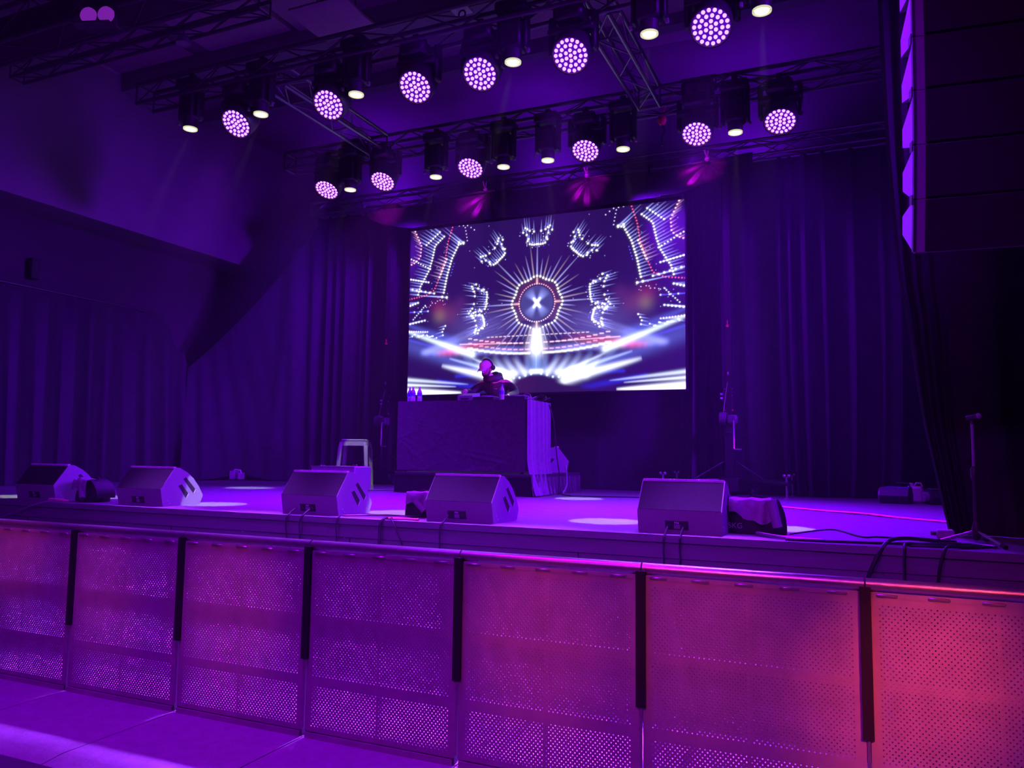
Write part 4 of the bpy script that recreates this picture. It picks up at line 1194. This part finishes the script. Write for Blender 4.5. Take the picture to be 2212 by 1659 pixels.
# face
f = MB().prism([(0.012, 0.035), (-0.012, 0.035), (-0.016, -0.012), (0.016, -0.012)], -0.098, -0.09, 'y')
hobj('nose', MB().add([(-0.011, -0.085, 0.012), (0.011, -0.085, 0.012), (-0.017, -0.082, -0.034), (0.017, -0.082, -0.034), (0, -0.096, 0.01), (0, -0.117, -0.028)], [(0, 4, 5, 2), (4, 1, 3, 5), (2, 5, 3), (0, 1, 4), (0, 2, 3, 1)]), M_SKIN)
for s in (-1, 1):
    e = hobj('eye', MB().ball((s * 0.031, -0.086, 0.008), 0.0105, 8, 6), M_WHT)
    hobj('iris', MB().ball((s * 0.031, -0.095, 0.005), 0.0045, 6, 5), M_RUB, e)
    hobj('ear', MB().ball((s * 0.082, 0.0, -0.008), 0.03, 8, 6, (0.35, 0.7, 1.0)), M_SKIN)
    hobj('eyebrow', MB().ball((s * 0.032, -0.091, 0.026), 0.018, 8, 5, (1.0, 0.35, 0.25)), M_HAIR)
hobj('mouth', MB().ball((0, -0.094, -0.052), 0.022, 10, 6, (1.0, 0.35, 0.28)), mat('lips', (0.45, 0.17, 0.16), 0.5, 0, 0.1, 20))
def bd(u, v):
    a = math.pi * (1.08 + 0.84 * u); z = -0.060 - 0.045 * v
    r = 0.080 - 0.020 * v * v
    return (r * 0.95 * math.cos(a), -0.005 + r * 1.12 * math.sin(a) * (1.0 if z < -0.06 else 0.97), z + 0.045 * max(0, abs(u - .5) - .28) / .22)
hobj('beard', MB().grid(bd, 18, 6), M_HAIR, None, thick=0.004)
# cap and headphones
dome = MB().lathe([(0.101, 0.035), (0.101, 0.06), (0.094, 0.09), (0.075, 0.117), (0.045, 0.132), (0.012, 0.137)], (0, -0.002, 0), (0, 0, 1), 24)
dome.v = [(x * 0.93, y * 1.08, z) for x, y, z in dome.v]
cp_ = hobj('cap', dome, M_CAP)
hobj('cap_brim', MB().grid(lambda u, v: (0.088 * math.sin((u - .5) * 2.3) * (1 - 0.1 * v), -0.085 - 0.085 * v * math.cos((u - .5) * 1.9), 0.045 - 0.022 * v - 0.05 * (u - .5) ** 2 * (1 + v)), 14, 6), M_CAP, cp_, thick=0.005)
hobj('cap_button', MB().ball((0, -0.002, 0.137), 0.008, 8, 5), M_CAP, cp_)
hp = hobj('headphones', MB().tube([(0.108 * math.cos(a), 0.035, 0.02 + 0.128 * math.sin(a)) for a in [math.pi * k / 16 for k in range(17)]], 0.012, 8), M_RUB)
for s in (-1, 1):
    hobj('ear_cup', MB().lathe([(0.036, -0.014), (0.042, 0.0), (0.034, 0.016)], (s * 0.103, 0.03, 0.012), (s, 0, 0), 16), M_RUB, hp)
# jacket
b = SK()
h0 = b.n((0.02, 0.06, 0.86), (0.17, 0.125))
h1 = b.n((0.01, 0.05, 1.05), (0.175, 0.125), h0)
h2 = b.n((-0.03, 0.01, 1.24), (0.185, 0.125), h1)
h3 = b.n((-0.05, -0.02, 1.345), (0.12, 0.095), h2)
h4 = b.n((-0.075, -0.05, 1.405), (0.078, 0.082), h3)
JR = [((-0.22, 0.0, 1.315), 0.085), ((-0.335, 0.0, 1.25), 0.074), ((-0.405, -0.10, 1.165), 0.064), ((-0.355, -0.28, 1.165), 0.052), ((-0.30, -0.42, 1.172), 0.042)]
JL = [((0.145, 0.02, 1.315), 0.085), ((0.26, 0.02, 1.24), 0.074), ((0.335, -0.08, 1.14), 0.064), ((0.345, -0.25, 1.115), 0.052), ((0.335, -0.35, 1.10), 0.044)]
b.chain(JR, h2); b.chain(JL, h2)
skin('jacket', b.v, b.e, b.r, 0, M_JACK, dj)
def hd_(u, v):
    a, bq = 2 * math.pi * u, 2 * math.pi * v
    back = 0.5 + 0.5 * math.sin(a)
    th = 0.022 + 0.030 * back
    rx, ry = 0.112 + th * math.cos(bq), 0.088 + th * math.cos(bq)
    return (-0.072 + rx * math.cos(a), -0.035 + ry * math.sin(a) + 0.045 * back, 1.372 + (0.050 + 0.025 * back) * math.sin(bq) + 0.055 * back + 0.006 * math.sin(5 * a))
hood = MB().grid(hd_, 32, 12)
obj('hood', hood, M_JACK, dj)
hb = MB().ball((-0.055, 0.105, 1.36), 0.12, 14, 9, (1.0, 0.6, 0.95))
obj('hood_back', hb, M_JACK, dj)
obj('chest_print', MB().box((0.02, -0.150, 1.218), (0.075, -0.143, 1.224)), M_WHT, dj)
obj('zip', MB().box((-0.038, -0.146, 1.0), (-0.033, -0.138, 1.34)), M_TRD, dj)
b = SK()
p0 = b.n((0.02, 0.05, 0.90), (0.15, 0.11))
for s in (-1, 1):
    b.chain([((0.02 + s * 0.10, 0.05, 0.78), 0.10), ((0.02 + s * 0.115, 0.03, 0.48), 0.075), ((0.02 + s * 0.12, 0.06, 0.26), 0.066), ((0.02 + s * 0.12, 0.07, 0.08), 0.056)], p0)
skin('trousers', b.v, b.e, b.r, 0, M_RUB, dj)
for s in (-1, 1):
    obj('shoe', MB().cbox((0.02 + s * 0.12 - 0.045, -0.14, 0.0), (0.02 + s * 0.12 + 0.045, 0.12, 0.085), 0.025), M_WHT, dj)

# ================================================================ STOOL, BOX, BAGS
t = thing('bar_stool', 'clear transparent bar stool lit white, left of the DJ table', 'stool', (-6.80, 9.72, 1.2), R(24))
sw, sb_ = 0.175, 0.225
obj('seat', MB().cbox((-sw, -sw, 0.71), (sw, sw, 0.74), 0.012), M_CLEAR, t)
ap = MB()
for a in range(4):
    M = Matrix.Rotation(R(90 * a), 4, 'Z')
    ap.box((-sw, -sw - 0.004, 0.645), (sw, -sw + 0.008, 0.712), M)
obj('apron', ap, M_CLEAR, t)
for sx in (-1, 1):
    for sy in (-1, 1):
        q = [(sx * (sw - .005), sy * (sw - .005), 0.70), (sx * (sw + .012), sy * (sw + .012), 0.60), (sx * sb_, sy * sb_, 0.0)]
        lb = MB()
        vs = []
        for (x, y, z), r in zip(q, (0.020, 0.026, 0.018)):
            vs += [(x - r, y - r, z), (x + r, y - r, z), (x + r, y + r, z), (x - r, y + r, z)]
        lb.add(vs, [(0, 1, 5, 4), (1, 2, 6, 5), (2, 3, 7, 6), (3, 0, 4, 7), (4, 5, 9, 8), (5, 6, 10, 9), (6, 7, 11, 10), (7, 4, 8, 11), (3, 2, 1, 0), (8, 9, 10, 11)])
        obj('leg', lb, M_CLEAR, t, False)
fr = MB()
k = 0.208
for a in range(4):
    M = Matrix.Rotation(R(90 * a), 4, 'Z')
    fr.box((-k, -k - 0.008, 0.245), (k, -k + 0.012, 0.285), M)
obj('footrest', fr, M_CLEAR, t)

t = thing('speaker_box', 'plain low speaker box behind the third wedge, at the foot of the clear stool', 'speaker', (-7.02, 8.98, 1.2))
obj('cabinet', MB().cbox((0, 0, 0.012), (0.735, 0.40, 0.352), 0.012), M_SPK, t)
obj('top_edge', MB().box((0.0, -0.003, 0.345), (0.735, 0.004, 0.355)), M_ALU, t)
for x in (0.05, 0.685):
    for y in (0.05, 0.35):
        obj('foot', MB().lathe([(0.02, 0), (0.02, 0.014)], (x, y, 0), (0, 0, 1), 10), M_RUB, t)

def sandbag(x, y, rz, label, text, tubes, sc=1.0, hump=False):
    t = thing('sandbag', label, 'bag', (x, y, 1.2), rz)
    def shell(u, v):
        a = 2 * math.pi * u
        w = 0.19 * (1 - 0.25 * v ** 3); d = 0.12 * (1 - 0.45 * v ** 2)
        e = 0.55
        cx = math.copysign(abs(math.cos(a)) ** e, math.cos(a)); sy = math.copysign(abs(math.sin(a)) ** e, math.sin(a))
        return (w * cx * sc, d * sy * sc, (0.004 + 0.21 * v - 0.02 * math.sin(3 * a) * v) * sc)
    bb = MB().grid(shell, 28, 8)
    top = [shell(i / 28, 1.0) for i in range(28)]
    bb.add(top + [(0, 0, 0.20 * sc)], [(i, (i + 1) % 28, 28) for i in range(28)])
    obj('bag_body', bb, M_RUB, t)
    rn = random.Random(int(abs(x) * 100))
    ph = rn.uniform(0, 6)
    def cloth(u, v):
        xx = -0.175 + 0.27 * u
        yy = 0.10 - 0.228 * min(1, v * 1.4)
        hem = 0.30 + 0.16 * u + 0.07 * math.sin(u * 5.2 + ph) + 0.05 * math.sin(u * 13.7 + ph * 2)
        zz = 0.222 - (0 if v < 0.71 else (v - 0.71) * hem) + 0.018 * math.exp(-((v - 0.5) / 0.2) ** 2)
        zz -= 0.010 * abs(math.sin(u * 7.3 + ph + v * 2)) * (0.3 + v)
        yy -= 0.016 * math.sin(u * 9.4 + ph + v * 2.6) * v + 0.010 * math.sin(u * 21 + v * 5) * v
        return (xx * sc, yy * sc, zz * sc)
    obj('grey_cover', MB().grid(cloth, 30, 16), M_GREY, t, True, thick=0.004)
    for (a, bq) in tubes:
        tb = MB().tube([Vector(a) * sc, Vector(bq) * sc], 0.032 * sc, 14, False)
        tb.tube([Vector(a) * sc, Vector(bq) * sc], 0.027 * sc, 14, False)
        pp_ = obj('pipe', tb, M_SPK, t)
        dv = (Vector(bq) - Vector(a)).normalized()
        obj('pipe_rim', MB().lathe([(0.026 * sc, 0.0), (0.026 * sc, 0.006), (0.034 * sc, 0.006), (0.034 * sc, 0.0)], Vector(bq) * sc, dv, 16), M_GREY, pp_)
    if hump:
        obj('dark_flap', MB().grid(lambda u, v: ((0.06 + 0.20 * math.sin(u * 1.6)) * sc, (-0.11 + 0.2 * v) * sc, (0.03 + 0.20 * math.cos(u * 1.5)) * sc), 10, 4), M_RUB, t, True, thick=0.02)
    obj('strap', MB().tube([Vector((-0.10 * sc, 0.03, 0.205 * sc)), Vector((-0.03 * sc, 0.02, 0.245 * sc)), Vector((0.05 * sc, 0.02, 0.24 * sc)), Vector((0.10 * sc, 0.03, 0.20 * sc))], 0.014, 6), M_RUB, t)
    if text:
        text_mesh(text, 0.055, M_GREY, 'weight_text', t, Matrix.Translation((-0.135 * sc, -0.1225 * sc, 0.052 * sc)) @ FACE, 0.002)
    return t
sandbag(-0.68, 6.03, R(3), 'black sandbag with grey crumpled cover and a pipe, right of the rightmost wedge', '5KG', [((0.135, -0.150, 0.055), (0.100, -0.150, 0.225))], 1.08)
sandbag(-3.46, 6.02, R(25), 'black sandbag with grey cover slumped against the left side of the fourth wedge', '', [((0.0, -0.13, 0.06), (-0.12, -0.10, 0.19))], 0.92)
sandbag(-7.40, 5.86, R(-8), 'black sandbag with grey cover and slanting pipe, right of the far left wedge', '', [((0.07, -0.15, 0.035), (-0.06, -0.10, 0.23))], 1.0, True)

# small pale case under the lifted hem of the corner drape
t = thing('plastic_case', 'small pale plastic case with a handle under the hem of the corner drape', 'case', (-10.42, 11.18, 1.2))
obj('case_body', MB().cbox((-0.12, -0.05, 0.03), (0.01, 0.08, 0.185), 0.012), M_GREY, t)
obj('case_side', MB().cbox((0.075, -0.05, 0.03), (0.135, 0.08, 0.15), 0.01), M_GREY, t)
obj('handle', MB().tube([(-0.06, 0, 0.18), (-0.03, 0, 0.205), (0.10, 0, 0.195), (0.125, 0, 0.14)], 0.012, 6), M_WHT, t)
obj('base', MB().box((-0.13, -0.06, 0.0), (0.15, 0.09, 0.035)), M_BLKP, t)

# things on the deck at the rear right
t = thing('floor_light', 'dark lamp body lying on the deck with a bluish top, rear right of stage', 'stage light', (0.38, 11.02, 1.2), R(-12))
obj('lamp_body', MB().prism([(-0.16, 0.0), (0.16, 0.0), (0.20, 0.09), (0.13, 0.20), (-0.13, 0.20), (-0.20, 0.10)], -0.10, 0.22), M_BLKP, t)
obj('lamp_ring', MB().lathe([(0.085, 0.0), (0.092, -0.03), (0.080, -0.035), (0.074, -0.012)], (-0.10, -0.02, 0.10), (1, 0, 0), 18), M_ALU, t)
obj('top_cover', MB().box((-0.06, -0.13, 0.20), (0.22, 0.13, 0.206)), mat('blue_cover', (0.10, 0.12, 0.55), 0.5, 0, 0.1, 20), t)
obj('handle', MB().tube([(0.06, 0.05, 0.205), (0.06, 0.05, 0.25), (0.20, 0.05, 0.25), (0.21, 0.05, 0.205)], 0.010, 6), M_BLK, t)
t = thing('fluid_jug', 'white plastic fluid jug between two dark lamp bodies at the rear right', 'jug', (0.66, 11.28, 1.2))
jug = MB().cbox((-0.10, -0.07, 0.0), (0.10, 0.07, 0.21), 0.03)
obj('jug_body', jug, M_WHT, t)
obj('cap', MB().lathe([(0.028, 0.20), (0.028, 0.245), (0.02, 0.25)], (-0.035, 0, 0), (0, 0, 1), 12), M_WHT, t)
obj('jug_handle', MB().tube([(0.0, 0, 0.21), (0.02, 0, 0.25), (0.07, 0, 0.25), (0.09, 0, 0.205)], 0.012, 6), M_WHT, t)
t = thing('floor_light', 'dark lamp body lying between the white jug and the wing drape', 'stage light', (0.90, 11.02, 1.2), R(14))
obj('lamp_body', MB().prism([(-0.14, 0.0), (0.14, 0.0), (0.17, 0.09), (0.09, 0.19), (-0.11, 0.17), (-0.17, 0.09)], -0.12, 0.20), M_BLKP, t)
obj('top_plate', MB().box((-0.10, -0.10, 0.185), (0.18, 0.06, 0.195)), M_ALU, t)
obj('lens_barrel', MB().lathe([(0.06, 0.0), (0.066, -0.05), (0.05, -0.055)], (-0.12, -0.02, 0.09), (1, 0, 0), 16), M_SPK, t)

# ================================================================ MICROPHONE STAND
t = thing('microphone_stand', 'tall tripod microphone stand on the stage edge at far right', 'microphone stand', (0.700, 5.96, 1.2))
obj('pole', MB().tube([(0, 0, 0.10), (0, 0, 0.48)], 0.013, 10), M_BLKP, t)
obj('upper_pole', MB().tube([(0, 0, 0.46), (0, 0, 0.80)], 0.009, 10), M_SPK, t)
obj('clutch', MB().lathe([(0.014, 0.42), (0.021, 0.435), (0.021, 0.49), (0.013, 0.51)], (0, 0, 0), (0, 0, 1), 12), M_BLKP, t)
hub = obj('hub', MB().lathe([(0.014, 0.03), (0.026, 0.05), (0.028, 0.10), (0.014, 0.15)], (0, 0, 0), (0, 0, 1), 12), M_BLKP, t)
for a in (196, 300, 70):
    dx, dy = math.cos(R(a)), math.sin(R(a))
    lg = obj('leg', MB().tube([(0.02 * dx, 0.02 * dy, 0.085), (0.24 * dx, 0.24 * dy, 0.018)], 0.010, 8), M_ALU, t)
    obj('rubber_foot', MB().tube([(0.225 * dx, 0.225 * dy, 0.023), (0.265 * dx, 0.265 * dy, 0.014)], 0.014, 8), M_RUB, lg)
obj('microphone_clip', MB().tube([(0.0, 0, 0.79), (0.006, -0.008, 0.825)], 0.012, 8).tube([(-0.03, 0.0, 0.825), (0.028, -0.03, 0.838)], 0.017, 12), M_BLKP, t)
obj('microphone_end', MB().lathe([(0.017, 0.0), (0.020, 0.012), (0.012, 0.022)], (0.028, -0.03, 0.838), (0.88, -0.46, 0.2), 12), M_GREY, t)

# ================================================================ LINE ARRAY
t = thing('line_array', 'big dark hanging line array of stacked speaker cabinets at top right', 'speaker', (0.29, 4.45, 2.81), R(5))
ang = [16, 12, 8, 5, 3, 1.5, 0.5]
M = Matrix.Identity(4)
hgt = 0.272
for k, a in enumerate(ang):
    T_ = Matrix.Translation(M.translation) @ Matrix.Rotation(R(a), 4, 'X')
    cab = MB()
    dpt, tap = 0.46, 0.085
    pf_ = [(0.012, 0.0), (0.055, -0.006), (dpt, tap), (dpt, hgt - tap), (0.055, hgt + 0.002), (0.012, hgt - 0.004)]
    cab.prism(pf_, 0.012, 0.86)
    cab.v = [tuple(T_ @ Vector(v)) for v in cab.v]
    co_ = obj('cabinet', cab, M_SPK, t)
    g = MB().box((0.055, -0.006, 0.006), (0.82, 0.013, hgt - 0.010))
    g.v = [tuple(T_ @ Vector(v)) for v in g.v]
    obj('front_grille', g, M_RUB if k else M_FELT, co_, False)
    for bx in (((0.0, 0.0, 0.002), (0.012, 0.05, hgt - 0.006)), ((0.86, 0.0, 0.002), (0.872, 0.05, hgt - 0.006)), ((-0.006, 0.02, hgt - 0.03), (-0.0005, 0.10, hgt + 0.02))):
        g = MB().box(*bx)
        g.v = [tuple(T_ @ Vector(v)) for v in g.v]
        obj('rigging_plate', g, M_BLKP, co_, False)
    M = T_ @ Matrix.Translation((0, 0, hgt))
    M = Matrix.Translation(M.translation)
zt = M.translation
obj('fly_frame', MB().box((0.05, zt.y, zt.z + 0.0), (0.82, zt.y + 0.5, zt.z + 0.08)), M_BLK, t)
for x in (0.2, 0.66):
    rod('chain', (x, zt.y + 0.25, zt.z + 0.08), (x, zt.y + 0.25, 8.1 - 2.81), 0.012, M_BLK, t)

# ================================================================ CABLES ON AND OVER THE STAGE EDGE
def cable(label, pts, r, m=M_CABLE, name='cable'):
    # Catmull-Rom through the points
    P = [Vector(p) for p in pts]
    Q = []
    for i in range(len(P) - 1):
        p0, p1, p2, p3 = P[max(0, i - 1)], P[i], P[i + 1], P[min(len(P) - 1, i + 2)]
        for k in range(7):
            s = k / 7
            Q.append(0.5 * ((2 * p1) + (p2 - p0) * s + (2 * p0 - 5 * p1 + 4 * p2 - p3) * s * s + (3 * p1 - p0 - 3 * p2 + p3) * s ** 3))
    Q.append(P[-1])
    o = obj(name, MB().tube(Q, r, 7), m)
    return tag(o, label, 'cable')
SE = 5.50
def drop(label, x, y0, z0, xe, ze=0.35, r=0.008, lead=()):
    cable(label, list(lead) + [(x, y0, z0), (x, SE + 0.03, 1.215), (x + (xe - x) * .3, SE - 0.012, 1.15), (x + (xe - x) * .7, SE + 0.022, 0.9), (xe, SE + 0.03, ze)], r)
drop('thin cable from the left socket of the third wedge down the stage front', -4.53, 5.60, 1.25, -4.55, 0.4, 0.007)
drop('thin cable from the right socket of the third wedge down the stage front', -4.375, 5.60, 1.25, -4.42, 0.4, 0.007)
drop('thin cable hanging from the fourth wedge down the stage front', -3.01, 5.60, 1.255, -3.05, 0.4, 0.007)
drop('thin cable from the left socket of the rightmost wedge down the stage front', -1.245, 5.60, 1.25, -1.26, 0.4, 0.007)
drop('thin cable from the right socket of the rightmost wedge down the stage front', -1.135, 5.60, 1.25, -1.14, 0.4, 0.007)
drop('thick dark cable dropping over the stage edge beside the sandbag at the fourth wedge', -3.56, 5.62, 1.212, -3.62, 0.35, 0.011, [(-3.40, 5.95, 1.21), (-3.50, 5.78, 1.21)])
drop('thin cable arching over the stage edge left of the fourth wedge sandbag', -4.00, 5.62, 1.21, -4.03, 0.4, 0.006, [(-3.52, 5.85, 1.21), (-3.75, 5.80, 1.215)])
drop('curving cable on the stage front below the fourth wedge sandbag', -3.50, 5.60, 1.21, -3.28, 0.4, 0.006)
t = cable('short pink tape tails by the sandbag at the fourth wedge', [(-3.60, 5.60, 1.21), (-3.50, 5.56, 1.212), (-3.40, 5.60, 1.212), (-3.28, 5.60, 1.21)], 0.010, M_PINKC, 'tape_tail')
cable('pink tape tail and cable end by the far left sandbag', [(-7.72, 5.60, 1.22), (-7.60, 5.57, 1.225), (-7.50, 5.585, 1.22), (-7.45, 5.62, 1.21)], 0.014, M_PINKC, 'tape_tail')
cable('thin pale cable running down the stage front at far left', [(-7.55, 5.58, 1.225), (-7.75, 5.50, 1.18), (-8.1, 5.50, 1.08), (-8.5, 5.51, 0.96)], 0.006, M_GREY)
cable('pink taped cable run lying across the deck at rear right', [(-1.1, 9.60, 1.209), (-0.75, 9.15, 1.209), (-0.3, 8.75, 1.209), (0.05, 8.45, 1.215), (0.35, 8.15, 1.209), (0.75, 7.80, 1.209)], 0.012, M_PINKC)
cable('thin dark cable wandering over the deck right of the rightmost sandbag', [(-0.45, 5.98, 1.207), (-0.30, 6.30, 1.212), (-0.16, 6.50, 1.209), (0.02, 6.05, 1.207), (0.12, 6.12, 1.207), (0.27, 6.08, 1.207), (0.38, 6.10, 1.207), (0.50, 6.00, 1.209)], 0.006)
cable('thick bright cable end lying in front of the rightmost sandbag', [(-0.66, 5.80, 1.222), (-0.50, 5.66, 1.215), (-0.32, 5.62, 1.212), (-0.22, 5.60, 1.211)], 0.011, M_ALU)
cable('thick black cable arching over the stage edge left of the microphone stand', [(0.58, 5.92, 1.212), (0.40, 5.86, 1.225), (0.26, 5.72, 1.24), (0.16, 5.56, 1.225), (0.08, 5.47, 1.10), (0.02, 5.48, 0.9), (-0.02, 5.50, 0.5)], 0.013)
cable('black cable bending down the stage front below the microphone stand cables', [(0.55, 5.72, 1.212), (0.36, 5.64, 1.212), (0.27, 5.56, 1.222), (0.255, 5.495, 1.17), (0.25, 5.51, 0.95), (0.25, 5.515, 0.5)], 0.010)
cable('black cable dropping over the stage edge right of centre under the microphone stand', [(0.72, 5.70, 1.212), (0.58, 5.62, 1.212), (0.50, 5.55, 1.220), (0.455, 5.49, 1.14), (0.43, 5.51, 0.95), (0.40, 5.515, 0.5)], 0.010)
cable('black cable lying along the deck edge towards the microphone stand', [(-0.45, 5.56, 1.210), (-0.1, 5.60, 1.210), (0.2, 5.66, 1.210), (0.42, 5.74, 1.212), (0.60, 5.86, 1.212)], 0.009)
cable('looped dark cable around the feet of the microphone stand', [(0.25, 5.60, 1.210), (0.40, 5.58, 1.210), (0.62, 5.66, 1.210), (0.78, 5.74, 1.212), (0.66, 5.84, 1.212), (0.48, 5.76, 1.212), (0.34, 5.70, 1.212)], 0.008)
cable('thin cables lying on the deck behind the riser at its right side', [(-3.72, 10.2, 1.21), (-3.5, 9.9, 1.21), (-3.3, 9.95, 1.21), (-2.6, 10.1, 1.21), (-2.0, 10.0, 1.21)], 0.008)
cable('pale cable hanging from the wedge behind the DJ table to the deck', [(-3.86, 10.72, 1.60), (-3.80, 10.6, 1.50), (-3.76, 10.5, 1.32), (-3.74, 10.3, 1.215), (-3.55, 10.1, 1.21)], 0.010, M_GREY)
cable('dark cable hanging down the right end of the table by the wedge', [(-3.92, 10.2, 2.45), (-3.87, 10.25, 2.2), (-3.84, 10.3, 1.75), (-3.78, 10.25, 1.45), (-3.74, 10.1, 1.212)], 0.009)
cable('cable on the deck in front of the left lift tower', [(-6.95, 9.7, 1.208), (-6.7, 9.55, 1.208), (-6.45, 9.65, 1.208), (-6.2, 9.9, 1.208), (-6.05, 9.7, 1.208)], 0.008, M_GREY)
t = thing('connector_box', 'small pale connector box on the deck behind the microphone stand foot', 'box', (0.555, 6.35, 1.2))
obj('box_body', MB().cbox((-0.055, -0.04, 0), (0.055, 0.04, 0.06), 0.008), M_GREY, t)
obj('plug', MB().tube([(-0.055, 0, 0.03), (-0.09, 0, 0.03)], 0.014, 8), M_BLKP, t)
